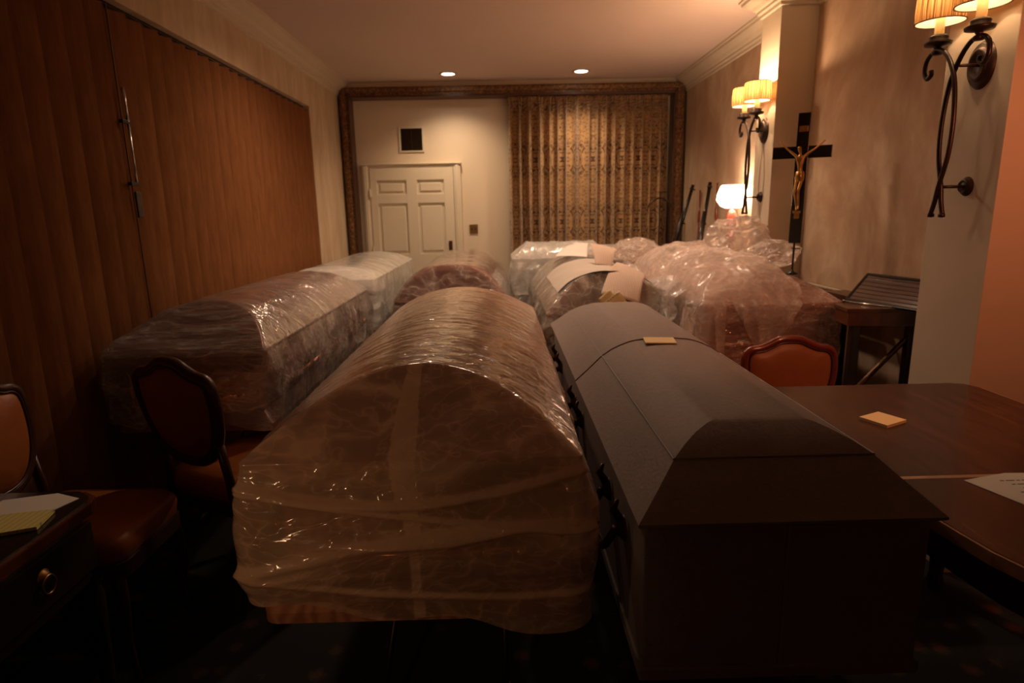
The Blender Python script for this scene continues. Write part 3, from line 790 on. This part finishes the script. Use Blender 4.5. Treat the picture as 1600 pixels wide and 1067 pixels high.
# K: right rose casket
Kx, Ky, KW, KL, Krz = 1.435, 3.20, .73, 2.02, math.radians(1.2)
casket('rose copper steel casket, front right, with its end facing the orange chair', Kx, Ky, .60, KW, KL, .985, 1.13, M['rose'], M['copper_h'], Krz, .24)
biers(Kx, Ky, Krz, KL, .599, 'black folding bier under the rose copper casket behind the orange chair')
sheet('plastic_sleeve', 'tight shiny plastic stretched over the end of the rose copper casket', 'plastic wrap', Kx, Ky, KW, KL, .985, 1.13, lambda x, y: .62+.01*np.sin(y*7), M['film_kt'], Krz, .24, .004, .004, .022, (5, 6), (2, 7, 16), .004, 71, 110, 60, 'plastic wraps over the caskets', .005, 24, 34)

# loose heap of crumpled plastic over the rose casket
def heap():
    NX, NY = 240, 260; x0, x1 = -.60, .17; y0, y1 = -.28, 1.95
    gx, gy = np.meshgrid(np.linspace(x0, x1, NX), np.linspace(y0, y1, NY)); X = gx.ravel(); Y = gy.ravel()
    # underlying support: casket dome with fall-off at the rim
    hx = KW/2+.02
    ax = np.clip(np.abs(X)/hx, 0, 1)
    dome = .995+.14*np.sqrt(np.clip(1-ax**2, 0, 1))
    hipf = np.clip(Y/.26, 0, 1); dome = .995+(dome-.995)*np.sqrt(np.clip(1-(1-hipf)**2, 0, 1))
    heapz = .055*np.exp(-((X+.07)/.28)**2)*np.clip((Y-.10)/.5, 0, 1)*np.clip((1.9-Y)/.4, 0, 1)
    wq = np.c_[X*7, Y*6, X*0+3]; wr = wq+(vnoise(np.c_[X*4, Y*4, X*0])*2.5)[:, None]
    crump = .030*ridge(wr*.7, 2)+.014*ridge(wr*1.7+5, 2)+.03*fbm(wr*.5, 2)
    Z = dome+heapz+crump*(.35+.65*np.clip((Y+.1)/.5, 0, 1))
    # what lies outside the rim hangs down
    left = np.clip(-X-hx, 0, 1); front = np.clip(-Y-.012, 0, 1)
    px = X.copy(); py = Y.copy()
    kl = left > 0; px[kl] = -hx-.012-.05*ridge(np.c_[Y*9, left*3, left*0], 2)[kl]-.25*left[kl]; Z[kl] = .995-left[kl]*1.9+.02*crump[kl]
    kf = front > 0
    py[kf] = -.025-.03*ridge(np.c_[X*14, front*4, front*0+8], 2)[kf]; Z[kf] = .99-front[kf]*1.25
    V = np.c_[px, py, Z]; F = []
    def keep(i, j):
        a = j*NX+i; x, y = X[a], Y[a]
        if y < -.012:  # front flap is a V
            return (-y-.012) < max(0, .27-1.5*abs(x+.05)) or (x < -.27 and (-y) < .27)
        if x > .15-.05*math.sin(y*6): return False
        if x < -hx and y < .0: return False
        return True
    for j in range(NY-1):
        for i in range(NX-1):
            if keep(i, j): a = j*NX+i; F.append((a, a+1, a+NX+1, a+NX))
    o = meshobj('crumpled_plastic_sheet', V, F, M['film_k']); o.location = (Kx, Ky, 0); o.rotation_euler.z = Krz
    tag(o, 'big crumpled heap of loose plastic thrown over the rose copper casket, with a hanging point', 'plastic sheet')
    return o
hp = heap()
def plume(name, loc, sc, seed, mat, parent, rz=0, amp=.28):
    bm = bmesh.new(); bmesh.ops.create_icosphere(bm, subdivisions=6, radius=1)
    P = np.array([v.co[:] for v in bm.verts]); q3 = P*2.1+seed; wq = q3+(vnoise(P*1.7+seed)*1.6)[:, None]
    r = 1+amp*(ridge(wq, 2)-.4)+amp*.9*(fbm(P*1.4+seed*2, 2)-.5)+amp*.35*ridge(wq*2.7, 2)
    P = P*r[:, None]*np.array(sc)
    for v, p in zip(bm.verts, P): v.co = p
    o = bmobj(name, bm, mat, parent, smooth=True); o.location = loc; o.rotation_euler.z = rz; return o
plume('bunched_fold', (.20, 1.02, 1.29), (.185, .15, .13), 3.3, M['film_p'], hp)
plume('bunched_fold', (.26, .62, 1.20), (.12, .16, .08), 8.1, M['film_p'], hp, .4)
plume('bunched_fold', (.02, 1.25, 1.19), (.14, .13, .06), 12.7, M['film_p'], hp)
# silvery crumpled plastic on the left flank of the rose casket
def flank():
    NS, NT = 200, 110; V = []; F = []
    ss, tt = np.meshgrid(np.linspace(0, 1, NS), np.linspace(0, 1, NT)); s = ss.ravel(); t = tt.ravel()
    y = .25+1.65*s; z0 = 1.05+.04*np.sin(s*9); z = z0-t*(.47+.05*np.sin(s*14))
    wq = np.c_[y*11, z*5, s*0+2]; wr = wq+(vnoise(np.c_[y*5, z*6, s*0])*2)[:, None]
    x = -KW/2-.03-.07*ridge(wr, 2)-.03*fbm(wr*2, 2)-.03*t+.07*np.clip(1-t*6, 0, 1)
    V = np.c_[x, y, z]
    for j in range(NT-1):
        for i in range(NS-1): a = j*NS+i; F.append((a, a+1, a+NS+1, a+NS))
    o = meshobj('silvery_plastic_sheet', V, F, M['film_s']); o.location = (Kx, Ky, 0); o.rotation_euler.z = Krz
    tag(o, 'silvery wrinkled plastic hanging down the left flank of the rose copper casket', 'plastic sheet')
flank()
def smallplume():
    o = plume('bunched_plastic_bag', (1.08, 4.95, 1.165), (.17, .13, .085), 21.3, M['film_p'], None, .2)
    tag(o, 'small pinkish bunched plastic bag with a pointed top, in front of the damask curtain', 'plastic bag')
smallplume()

# foam sheets and slips on G
def curved(name, P0, P1, P2, P3, bend, mat, label, cat, th=.004, n=16, group=None, tang=None):
    """sheet spanned by corners P0(top left) P1(top right) P2(bottom right) P3(bottom left), bulging along the normal"""
    P = [Vector(p) for p in (P0, P1, P2, P3)]; nr = (P[1]-P[0]).cross(P[3]-P[0]).normalized()
    if nr.y > 0: nr = -nr
    org = P[3].copy(); V = []; F = []
    for s in (0, 1):
        for j in range(n+1):
            for i in range(n+1):
                u, v = i/n, j/n; p = (P[0]*(1-u)+P[1]*u)*(1-v)+(P[3]*(1-u)+P[2]*u)*v
                p = p+nr*(bend*math.sin(PI*v)*1.0+bend*.3*math.sin(PI*u)) - nr*th*s-org; V.append(p)
    m_ = (n+1)**2
    for j in range(n):
        for i in range(n):
            a = j*(n+1)+i; F.append((a, a+1, a+n+2, a+n+1)); F.append((m_+a, m_+a+n+1, m_+a+n+2, m_+a+1))
    edge = [i for i in range(n)] ; 
    def side(idx):
        for a, b in zip(idx, idx[1:]): F.append((b, a, m_+a, m_+b))
    side([i for i in range(n+1)]); side([n*(n+1)+i for i in range(n, -1, -1)]); side([i*(n+1)+n for i in range(n+1)]); side([i*(n+1) for i in range(n, -1, -1)])
    o = meshobj(name, V, F, mat); o.location = org
    return tag(o, label, cat, group)

# ------------------------------------------------------------------ notes, papers
def slab(name, poly, z, th, mat, label, cat, group=None, bev=0):
    bm = bmesh.new(); ox, oy = poly[0]; prism(bm, [(x-ox, y-oy) for x, y in poly], 0, th, bev)
    o = bmobj(name, bm, mat); o.location = (ox, oy, z); return tag(o, label, cat, group)
o = slab('sticky_note', [(.525, 2.262), (.635, 2.245), (.622, 2.150), (.512, 2.165)], 1.0185, .004, M['note'], 'yellow sticky note lying on the grey casket lid across its seam', 'sticky note')
slab('sticky_note_pad', [(1.137, 1.862), (1.175, 1.776), (1.265, 1.823), (1.226, 1.907)], .8201, .009, M['note'], 'small square yellow note pad lying on the dark table', 'note pad')
slab('paper_sheet', [(-1.190, 1.600), (-1.274, 1.636), (-1.400, 1.600), (-1.400, 1.42), (-1.25, 1.42)], .7402, .0012, M['paper'], 'white sheet of paper under the yellow pad on the dark desk', 'paper')
for o_ in (): pass
slab('legal_pad', [(-1.200, 1.520), (-1.178, 1.425), (-1.256, 1.395), (-1.40, 1.375), (-1.42, 1.475)], .7416, .009, M['ruled'], 'yellow ruled pad overlapping a white sheet on the dark desk', 'note pad')
p = slab('printed_page', [(1.135, 1.402), (1.265, 1.437), (1.42, 1.43), (1.40, 1.20), (1.195, 1.215)], .8202, .0015, M['paper'], 'white printed page lying on the table at the right edge', 'paper')
bm = bmesh.new(); rs = random.Random(8)
for r in range(8):
    y = -.010-r*.021; x = .085+.012*(r % 3)
    while x < .21:
        l = rs.uniform(.006, .022); box(bm, x, min(.23, x+l), y, y+.0035, .0015, .0018); x += l+.005
bmobj('printed_lines', bm, M['ink'], p)

# ------------------------------------------------------------------ table
def table():
    e = empty('dining_table', (1.35, 1.5, 0), 0, 'large dark glossy table with a rounded corner and pale edge, right foreground', 'table')
    def out(ins):
        c = [(.93+ins, 2.245-ins), (1.70, 2.245-ins), (1.755-ins, 2.225-ins*.6), (1.775-ins, 2.17)]
        c += [(1.775-ins, 1.1), (1.74-ins, .80), (1.60, .62+ins), (1.35, .55+ins), (1.15, .68+ins), (1.03+ins*.8, .90), (.975+ins, 1.032), (.957+ins, 1.086), (.946+ins, 1.158), (.936+ins, 1.25), (.93+ins, 1.45)]
        return [(x-1.35, y-1.5) for x, y in c][::-1]
    bm = bmesh.new(); prism(bm, out(.006), .795, .8202); bmobj('tabletop', bm, M['table'], e)
    bm = bmesh.new(); prism(bm, out(0), .790, .8185); bmobj('edge_banding', bm, M['palewood'], e)
    bm = bmesh.new(); box(bm, -.415, .415, -.082, -.066, .8195, .8208); bmobj('leaf_joint_strip', bm, M['palewood'], e)
    bm = bmesh.new(); prism(bm, out(.035), .70, .79); bmobj('apron', bm, M['darkwood'], e)
    for (x, y) in ((-.36, .66), (.34, .66), (.30, -.72), (-.30, -.5)):
        bm = bmesh.new(); lathe(bm, [(.022, 0), (.030, .03), (.024, .06), (.030, .2), (.036, .45), (.026, .52), (.042, .56), (.042, .70)], x, y, 0, 20)
        bmobj('leg', bm, M['darkwood'], e, smooth=True)
table()

# ------------------------------------------------------------------ chairs
HALF = [(0, 1.0), (.055, .995), (.105, .972), (.150, .955), (.195, .948), (.222, .925), (.228, .87), (.220, .80), (.196, .725), (.150, .660), (.085, .622), (0, .610)]
def chair(x, y, rz, label, wm, s=1.0, sx_=1.0):
    """faces local +y (seat towards +y), back at y=0"""
    e = empty('upholstered_chair', (x, y, 0), rz, label, 'chair', 'leather chairs'); e.scale = (s*sx_, s, s)
    half = [Vector((a, 0, b)) for a, b in HALF]; full = half+[Vector((-p.x, 0, p.z)) for p in half[-2:0:-1]]
    pts = catmull(full, 4, True); tilt = -.14
    def back(p, off=0): return Vector((p.x, off-(p.z-.5)*math.tan(-tilt)*1.0, p.z))
    bm = bmesh.new(); tube(bm, [back(p) for p in pts], .021, 10, close=True); bmobj('back_frame', bm, wm, e, smooth=True)
    bm = bmesh.new(); tube(bm, [back(Vector((p.x*.925, 0, .80+(p.z-.80)*.925)), .016) for p in pts], .005, 6, close=True)
    tube(bm, [back(Vector((p.x*.925, 0, .80+(p.z-.80)*.925)), -.016) for p in pts], .005, 6, close=True)
    bmobj('back_piping', bm, M['chairdark'], e, smooth=True)
    for nm, sg in (('backrest', 1), ('outer_back', -1)):
        V = []; F = []; n = len(pts); K = 9
        for k in range(K+1):
            t = 1-k/K*.999
            for p in pts:
                q_ = back(Vector((p.x*.93*t, 0, .80+(p.z-.80)*.93*t)), 0)
                V.append((q_.x, q_.y+sg*(.010+.024*math.sqrt(max(0, 1-t**3))), q_.z))
        for k in range(K):
            for i in range(n): a = k*n+i; b = k*n+(i+1) % n; F.append((a, b, b+n, a+n) if sg > 0 else (a, a+n, b+n, b))
        meshobj(nm, V, F, M['leather'], e)
    # stiles joining back and seat
    for sx in (-1, 1):
        bm = bmesh.new(); tube(bm, [back(Vector((sx*.185, 0, .72))), Vector((sx*.19, -.005, .55)), Vector((sx*.20, .0, .42))], .018, 10)
        bmobj('back_stile', bm, wm, e, smooth=True)
    lv = []
    for z, i_ in ((.455, .004), (.46, .0), (.50, -.006), (.525, .0), (.545, .02), (.556, .07), (.560, .14)): lv.append((.235-i_, .0+i_, .47-i_, z, .07))
    stack('seat', lv, M['leather'], e, nl=8, ns=8, na=6, auto=None)
    lv = [(.222, .005, .462, .395, .06), (.238, -.006, .475, .40, .065), (.238, -.006, .475, .452, .065), (.225, .0, .465, .457, .06)]
    stack('seat_frame', lv, wm, e, nl=8, ns=8, na=6)
    for (lx, ly) in ((-.2, .43), (.2, .43), (-.2, .02), (.2, .02)):
        bm = bmesh.new(); k = .03 if ly > .2 else -.05
        pts_ = catmull([(lx, ly, .43), (lx*1.06, ly+k*.6, .33), (lx*1.0, ly+k*.2, .16), (lx*1.04, ly+k*.9, .012)], 5)
        tube(bm, pts_, [.026-.015*(i/(len(pts_)-1)) for i in range(len(pts_))], 10); bmobj('leg', bm, wm, e, smooth=True)
    return e
# far side of the table, facing the camera
chair(1.305, 2.66, PI, 'orange leather chair with red-brown frame behind the far edge of the table', M['chairwood'], .90)
chair(-1.16, 2.19, math.radians(-26), 'shield-back brown leather chair seen from behind, in front of the left casket', M['chairdark'], 1.0, .86)
chair(-1.665, 1.93, math.radians(-90), 'dark leather chair at the left picture edge, behind the corner desk', M['chairdark'], .98, .84)

# ------------------------------------------------------------------ desk
def desk():
    e = empty('writing_desk', (-1.42, 1.4, 0), 0, 'very dark wooden desk with glass top in the lower left corner', 'desk')
    P = [(-1.70, 1.66), (-1.21, 1.66), (-1.165, 1.63), (-1.15, 1.59), (-1.15, .55), (-1.70, .55)]
    P = [(x+1.42, y-1.4) for x, y in P][::-1]
    def ins(k): return [(x*(1-k/.27), (y+.29)*(1-k/.55)-.29) for x, y in P]
    bm = bmesh.new(); prism(bm, P, .700, .7335, .005); bmobj('desktop', bm, M['darkwood'], e)
    bm = bmesh.new(); prism(bm, ins(.012), .7335, .7400, .001); bmobj('glass_top', bm, M['deskglass'], e)
    bm = bmesh.new(); prism(bm, ins(.03), .50, .70); bmobj('carcass', bm, M['blackwood'], e)
    for (a, b) in ((-.78, -.32), (-.29, .20)):
        bm = bmesh.new(); box(bm, .236, .252, a, b, .535, .675, .004); d_ = bmobj('drawer', bm, M['blackwood'], e)
        yc = (a+b)/2+.05
        bm = bmesh.new(); lathe(bm, [(.001, .012), (.012, .010), (.018, .002), (.022, 0)], .252, yc, .622, 16, 'X')
        pts = [(.262, yc+.022*math.sin(t), .600-.024*math.cos(t)+.002) for t in np.linspace(0, 2*PI, 20)[:-1]]
        tube(bm, pts, .0035, 6, close=True); bmobj('ring_pull', bm, M['brass'], d_, smooth=True)
    for (x, y) in ((-.22, .2), (.22, .2), (.22, -.80), (-.22, -.80)):
        bm = bmesh.new(); lathe(bm, [(.018, 0), (.024, .03), (.018, .05), (.024, .3), (.030, .44), (.022, .47), (.034, .50)], x, y, 0, 16)
        bmobj('leg', bm, M['blackwood'], e, smooth=True)
M['deskglass'] = plain('dark_glass_over_leather', (.02, .014, .010), .12, var=.1)
desk()

# smooth grey-beige cover lying over the crown of the cherry casket
def cover():
    W_, hip_, zr_, zd_ = .80/2+.005, .15, .870, 1.105; V = []; F = []; NU, NV = 30, 24
    for s_ in (0, 1):
        for j in range(NV+1):
            for i in range(NU+1):
                v = j/NV; y = .145+.97*v; u = -.80+1.52*i/NU - .10*math.sin(v*5)*(i/NU)
                ri = 1-abs(u)**2.6; V.append((u*W_, y+(.012*math.sin(i*.35))*(1-v), zr_+(zd_-zr_)*ri+.012-.003*s_+.002*math.sin(i*.6+j*.5)))
    m_ = (NU+1)*(NV+1)
    for j in range(NV):
        for i in range(NU): a = j*(NU+1)+i; F += [(a, a+1, a+NU+2, a+NU+1), (m_+a, m_+a+NU+1, m_+a+NU+2, m_+a+1)]
    o = meshobj('cover_cloth', V, F, M['cover']); o.location = (.672, 3.72, 0)
    tag(o, 'smooth beige-grey cover over the crown of the cherry casket, behind the grey casket', 'cover')
M['cover'] = plain('beige_grey_cover', (.50, .43, .37), .55, bs=.08, var=.05)
cover()
# ------------------------------------------------------------------ foam sheets on G
curved('foam_sheet', (.637, 4.5, 1.255), (.82, 4.4, 1.215), (.753, 4.25, 1.10), (.647, 4.25, 1.12), .03, M['foam'], 'short curled foam sheet on top of the cherry casket, behind the hanging one', 'foam sheet', group='foam sheets on the cherry casket')
curved('foam_sheet', (.765, 4.1, 1.150), (.902, 3.85, 1.088), (.82, 3.655, .935), (.589, 3.66, 1.0), .035, M['foam'], 'long foam sheet hanging over the near end of the cherry casket', 'foam sheet', group='foam sheets on the cherry casket')
curved('white_foam_pad', (.671, 5.92, 1.17), (.829, 5.92, 1.178), (.69, 5.0, 1.12), (.43, 5.0, 1.13), .02, M['foamw'], 'bright white foam pad lying at the far end of the cherry casket, before the curtain', 'foam pad')
c = curved('paper_slip', (.57, 3.622, .975), (.637, 3.622, 1.03), (.67, 3.622, .965), (.60, 3.622, .91), .002, M['note'], 'plain tan paper slip tucked under the foam sheet, left of the printed slip', 'paper slip', .0015, 6)
c = curved('printed_slip', (.60, 3.612, .955), (.69, 3.612, 1.02), (.765, 3.612, .915), (.67, 3.612, .86), .002, M['note'], 'tan paper slip with a line of black capitals, on the cherry casket end', 'paper slip', .0015, 6)
cu = bpy.data.curves.new('lettering', 'FONT'); cu.body = 'IN & RETURN'; cu.size = .0150; cu.extrude = .0004
t_ = bpy.data.objects.new('tmp', cu); COL.objects.link(t_)
dg = bpy.context.evaluated_depsgraph_get(); me = bpy.data.meshes.new_from_object(t_.evaluated_get(dg)); bpy.data.objects.remove(t_)
me.materials.clear(); lt = link('lettering', me, M['ink'], c)
lt.location = Vector((.622, 3.6055, .955))-c.location; lt.rotation_euler = (PI/2, -math.radians(36), 0)

# ------------------------------------------------------------------ crucifix on its stand
def crucifix():
    e = empty('crucifix', (1.670, 3.52, 1.115), 0, 'black cross with a gold figure on a thin stand, in front of the right wall', 'crucifix')
    e.rotation_euler = (0, math.radians(.5), math.radians(-30))
    bm = bmesh.new(); box(bm, -.032, .032, -.010, .010, .17, .875, .003); box(bm, -.150, .150, -.0095, .0095, .635, .700, .003); bmobj('cross', bm, M['black'], e)
    bm = bmesh.new(); box(bm, -.022, .022, -.014, -.010, .775, .805, .001); bmobj('title_plate', bm, M['gold'], e)
    bm = bmesh.new(); tube(bm, [(0, 0, .0), (0, 0, .18)], .0055, 8); tube(bm, [(-.012, 0, .14), (.035, 0, .14)], .003, 6)
    bmobj('stand_rod', bm, M['black'], e)
    bm = bmesh.new(); lathe(bm, [(.001, -.012), (.032, -.012), (.034, -.004), (.012, .004), (.006, .016), (.001, .016)], 0, 0, 0.004, 20); bmobj('foot', bm, M['black'], e, smooth=True)
    # figure: skeleton with radii, grown by a skin modifier
    J = {'pel': ((0, -.026, .500), .0175), 'bel': ((-.002, -.026, .535), .0155), 'che': ((-.004, -.030, .580), .021), 'nek': ((-.005, -.030, .615), .0085), 'hed': ((-.011, -.038, .640), .0145), 'top': ((-.013, -.040, .652), .011),
         'ls': ((-.028, -.028, .604), .0095), 'le': ((-.068, -.024, .636), .0068), 'lw': ((-.105, -.018, .672), .0050), 'lh': ((-.116, -.016, .684), .0060),
         'rs': ((.020, -.028, .604), .0095), 're': ((.062, -.024, .634), .0068), 'rw': ((.100, -.018, .668), .0050), 'rh': ((.112, -.016, .680), .0060),
         'lhp': ((-.012, -.026, .482), .0135), 'lk': ((-.018, -.046, .410), .0092), 'la': ((-.004, -.026, .330), .0062), 'lf': ((-.004, -.036, .308), .0062),
         'rhp': ((.012, -.026, .482), .0135), 'rk': ((.000, -.050, .412), .0092), 'ra': ((.006, -.034, .334), .0062), 'rf': ((.006, -.044, .312), .0062)}
    E_ = [('pel', 'bel'), ('bel', 'che'), ('che', 'nek'), ('nek', 'hed'), ('hed', 'top'), ('che', 'ls'), ('ls', 'le'), ('le', 'lw'), ('lw', 'lh'), ('che', 'rs'), ('rs', 're'), ('re', 'rw'), ('rw', 'rh'),
          ('pel', 'lhp'), ('lhp', 'lk'), ('lk', 'la'), ('la', 'lf'), ('pel', 'rhp'), ('rhp', 'rk'), ('rk', 'ra'), ('ra', 'rf')]
    J = {k: ((v[0][0], v[0][1], v[0][2]+.045), v[1]) for k, v in J.items()}
    ks = list(J); me = bpy.data.meshes.new('figure'); me.from_pydata([J[k][0] for k in ks], [(ks.index(a), ks.index(b)) for a, b in E_], [])
    o = link('figure', me, M['gold'], e); sk = o.modifiers.new('skin', 'SKIN'); sk.use_smooth_shade = True
    for k, sv in zip(ks, me.skin_vertices[0].data): sv.radius = (J[k][1], J[k][1]*.85); sv.use_root = (k == 'pel')
    ss = o.modifiers.new('sub', 'SUBSURF'); ss.levels = ss.render_levels = 2
    bm = bmesh.new(); lathe(bm, [(.017, .520), (.0225, .515), (.0245, .495), (.024, .475), (.016, .462)], 0, -.026, .045, 18); bmobj('loincloth', bm, M['gold'], e, smooth=True)
    bm = bmesh.new(); box(bm, -.020, .020, -.050, -.010, .337, .351, .003); box(bm, -.014, .014, -.020, -.010, .307, .340, .003); bmobj('foot_rest', bm, M['gold'], e)
crucifix()

# ------------------------------------------------------------------ table lamp
def lamp():
    x, y = 1.90, 5.13
    e = empty('side_table', (x, y, 0), 0, 'small dark round side table beneath the glowing lamp, mostly hidden', 'side table')
    bm = bmesh.new(); lathe(bm, [(.001, 1.06), (.075, 1.06), (.085, 1.07), (.075, 1.085), (.001, 1.085)], n=28); bmobj('tabletop', bm, M['darkwood'], e, smooth=True)
    bm = bmesh.new(); lathe(bm, [(.001, .0), (.09, .0), (.09, .02), (.03, .05), (.02, .1), (.024, .5), (.02, 1.03), (.04, 1.065)], n=20); bmobj('pedestal', bm, M['darkwood'], e, smooth=True)
    l = empty('table_lamp', (x, y, 1.086), 0, 'glowing white table lamp with a red glass base beside the far sconce', 'lamp')
    l.scale = (.87, .87, .87)
    bm = bmesh.new(); lathe(bm, [(.001, 0), (.065, 0), (.068, .012), (.030, .03), (.018, .06), (.022, .12), (.040, .20), (.048, .30), (.046, .36), (.036, .41), (.020, .44), (.001, .442)], n=28)
    bmobj('base', bm, M['redglass'], l, smooth=True)
    bm = bmesh.new(); tube(bm, [(0, 0, .37), (0, 0, .50)], .006, 8); bmobj('stem', bm, M['brass'], l)
    bm = bmesh.new(); lathe(bm, [(.060, .455), (.105, .475), (.145, .530), (.140, .585), (.112, .655), (.100, .665)], n=40)
    bmobj('lamp_shade', bm, M['glow'], l, smooth=True)
    bm = bmesh.new(); bmesh.ops.create_uvsphere(bm, u_segments=12, v_segments=8, radius=.02); b = bmobj('bulb', bm, M['bulb'], l, smooth=True); b.location = (0, 0, .55)
    light('table_lamp_bulb', 'POINT', (x, y, 1.086+.50), 15, (1, .68, .45), .04)
q = N('opal_lamp_glass')
t1 = q.n('BsdfTranslucent', {'Color': (.98, .90, .80)}).outputs[0]; t2 = q.n('BsdfDiffuse', {'Color': (.95, .9, .85)}).outputs[0]
em = q.n('Emission', {'Color': (1, .86, .72), 'Strength': 3.0}).outputs[0]
M['glow'] = q.end(q.n('AddShader', {0: q.n('MixShader', {0: .3, 1: t1, 2: t2}).outputs[0], 1: em}).outputs[0])
M['redglass'] = plain('ruby_glass', (.62, .10, .07), .12, bs=.5, bscale=50)
lamp()

# ------------------------------------------------------------------ rifles, poles, iron stand
def rifle(top, foot, label):
    top = Vector(top); foot = Vector(foot); L = (top-foot).length
    e = empty('rifle', foot, 0, label, 'rifle', 'rifles leaning in the back corner')
    e.rotation_euler = (top-foot).to_track_quat('Z', 'Y').to_euler(); e.scale = (1.4, 1.4, 1)
    bm = bmesh.new(); tube(bm, [(0, 0, L*.42), (0, 0, L)], .012, 12); bmobj('barrel', bm, M['black'], e, smooth=True)
    bm = bmesh.new(); tube(bm, [(0, .012, L*.40), (0, .010, L*.80)], [.019, .014], 12); tube(bm, [(0, .01, L*.36), (0, .02, L*.30), (0, .045, L*.14), (0, .055, 0)], [.020, .018, .034, .040], 12)
    bmobj('stock', bm, M['blackwood'], e, smooth=True)
    bm = bmesh.new(); box(bm, -.017, .017, -.022, .022, L*.34, L*.44, .004); bmobj('receiver', bm, M['iron'], e)
    bm = bmesh.new(); tube(bm, [(0, -.018, L*.36), (0, -.045, L*.345), (0, -.045, L*.315), (0, -.015, L*.30)], .004, 6); bmobj('trigger_guard', bm, M['iron'], e)
    bm = bmesh.new(); tube(bm, [(.012, 0, L*.43), (.045, -.01, L*.425)], .004, 6); lathe(bm, [(.001, -.008), (.008, 0), (.001, .008)], .047, -.01, L*.425, 8); bmobj('bolt_handle', bm, M['chrome'], e, smooth=True)
    for f_ in (.72, .97):
        bm = bmesh.new(); lathe(bm, [(.0135, -.008), (.017, -.006), (.017, .006), (.0135, .008)], 0, 0, L*f_, 12); box(bm, -.002, .002, -.03, -.012, L*f_-.006, L*f_+.006); bmobj('band', bm, M['iron'], e)
rifle((1.945, 6.36, 1.715), (1.68, 6.66, .37), 'black rifle leaning in the back right corner, the left of the two')
rifle((1.975, 5.93, 1.72), (1.74, 5.70, .37), 'black rifle leaning beside the lamp, the right of the two')
for (x, y, zt, lb) in ((2.0, 6.30, 1.66, 'thin brown pole standing against the wall beside the left rifle'), (2.0, 5.80, 1.71, 'thin brown pole standing against the wall between right rifle and lamp')):
    bm = bmesh.new(); tube(bm, [(0, 0, 0), (0, 0, zt)], .008, 8); lathe(bm, [(.008, .0), (.014, .02), (.014, .10), (.008, .13)], 0, 0, zt*.80, 10)
    o = bmobj('wooden_pole', bm, M['chairwood'], smooth=True); o.location = (x, y, 0); tag(o, lb, 'pole', 'thin poles by the right wall')
e = empty('iron_stand', (1.73, 6.82, 0), 0, 'wrought iron stand with two drooping arms in front of the curtain edge', 'stand')
bm = bmesh.new(); tube(bm, [(0, 0, .01), (0, 0, 1.66)], .008, 8); bmobj('pole', bm, M['iron'], e)
bm = bmesh.new(); tube(bm, [(-.02, 0, 1.66), (.07, 0, 1.66)], .006, 8); bmobj('top_bar', bm, M['iron'], e)
for sx in (-1, 1):
    bm = bmesh.new(); tube(bm, catmull([(0, 0, 1.60), (sx*.05, 0, 1.585), (sx*.11, 0, 1.535), (sx*.13, 0, 1.50)], 5), .009, 8); bmobj('arm', bm, M['iron'], e, smooth=True)
bm = bmesh.new(); lathe(bm, [(.001, 0), (.075, 0), (.07, .012), (.001, .02)], n=20); bmobj('foot', bm, M['iron'], e)

# ------------------------------------------------------------------ dark stand with slatted leaf
q = N('slatted_rosewood'); 
M['slat'] = plain('glossy_slats', (.085, .048, .042), .16, var=.2, **{'Specular IOR Level': .9})
def stand():
    ox, oy = 1.92, 3.05
    e = empty('slatted_stand', (ox, oy, 0), 0, 'dark wooden stand with a glossy slatted leaf leaning on the right wall', 'stand')
    P = [(1.66, 2.90), (2.015, 2.84), (2.015, 3.55), (1.88, 3.55), (1.88, 3.12), (1.68, 3.06)]
    P = [(x-ox, y-oy) for x, y in P]
    bm = bmesh.new(); prism(bm, P, .985, 1.005, .003); bmobj('top', bm, M['brownleaf'], e)
    bm = bmesh.new(); prism(bm, [(x*.97, y*.985) for x, y in P], .92, .985); bmobj('apron', bm, M['darkwood'], e)
    for (x, y) in ((-.20, -.12), (.06, -.15), (.06, .45), (-.0, .45)):
        bm = bmesh.new(); box(bm, x-.02, x+.02, y-.02, y+.02, 0, .92, .004); bmobj('leg', bm, M['blackwood'], e)
    bm = bmesh.new(); tube(bm, [(-.20, -.12, .55), (.06, -.14, .86)], .013, 8); bmobj('brace', bm, M['bronze'], e)
    # leaf leaning on wall: bottom edge D->C, top edge A->B
    A, B, C, D = [Vector(p)-Vector((ox, oy, 0)) for p in ((2.008, 3.34, 1.115), (2.008, 2.72, 1.135), (1.925, 2.70, 1.010), (1.80, 3.16, 1.008))]
    nr = (B-A).cross(D-A).normalized(); 
    if nr.z < 0: nr = -nr
    bm = bmesh.new(); n = 7
    for k in range(n):
        a, b = (k+.05)/n, (k+.93)/n
        q4 = [A.lerp(D, a), B.lerp(C, a), B.lerp(C, b), A.lerp(D, b)]
        lo = [bm.verts.new(p) for p in q4]; md = [bm.verts.new(p+nr*.004) for p in q4]; bm.faces.new(md)
        for i in range(4): bm.faces.new((lo[i], lo[(i+1) % 4], md[(i+1) % 4], md[i]))
    bmobj('slats', bm, M['slat'], e)
    bm = bmesh.new()
    for a, b in ((A, B), (B, C), (C, D), (D, A)): tube(bm, [a+nr*.002, b+nr*.002], .009, 8)
    lo = [bm.verts.new(p-nr*.004) for p in (A, B, C, D)]; bm.faces.new(lo)
    bmobj('leaf_frame', bm, M['black'], e)
M['brownleaf'] = plain('brown_leaf', (.08, .032, .015), .3)
stand()
bm = bmesh.new(); tube(bm, [(0, 0, .0), (.10, -.235, .0)], .0055, 10); lathe(bm, [(.001, -.008), (.010, 0), (.001, .008)], 0, 0, 0, 10)
o = bmobj('metal_rod', bm, M['chrome'], smooth=True); o.location = (1.745, 3.09, 1.0125); tag(o, 'short shiny metal rod lying on the dark stand by the right wall', 'rod')
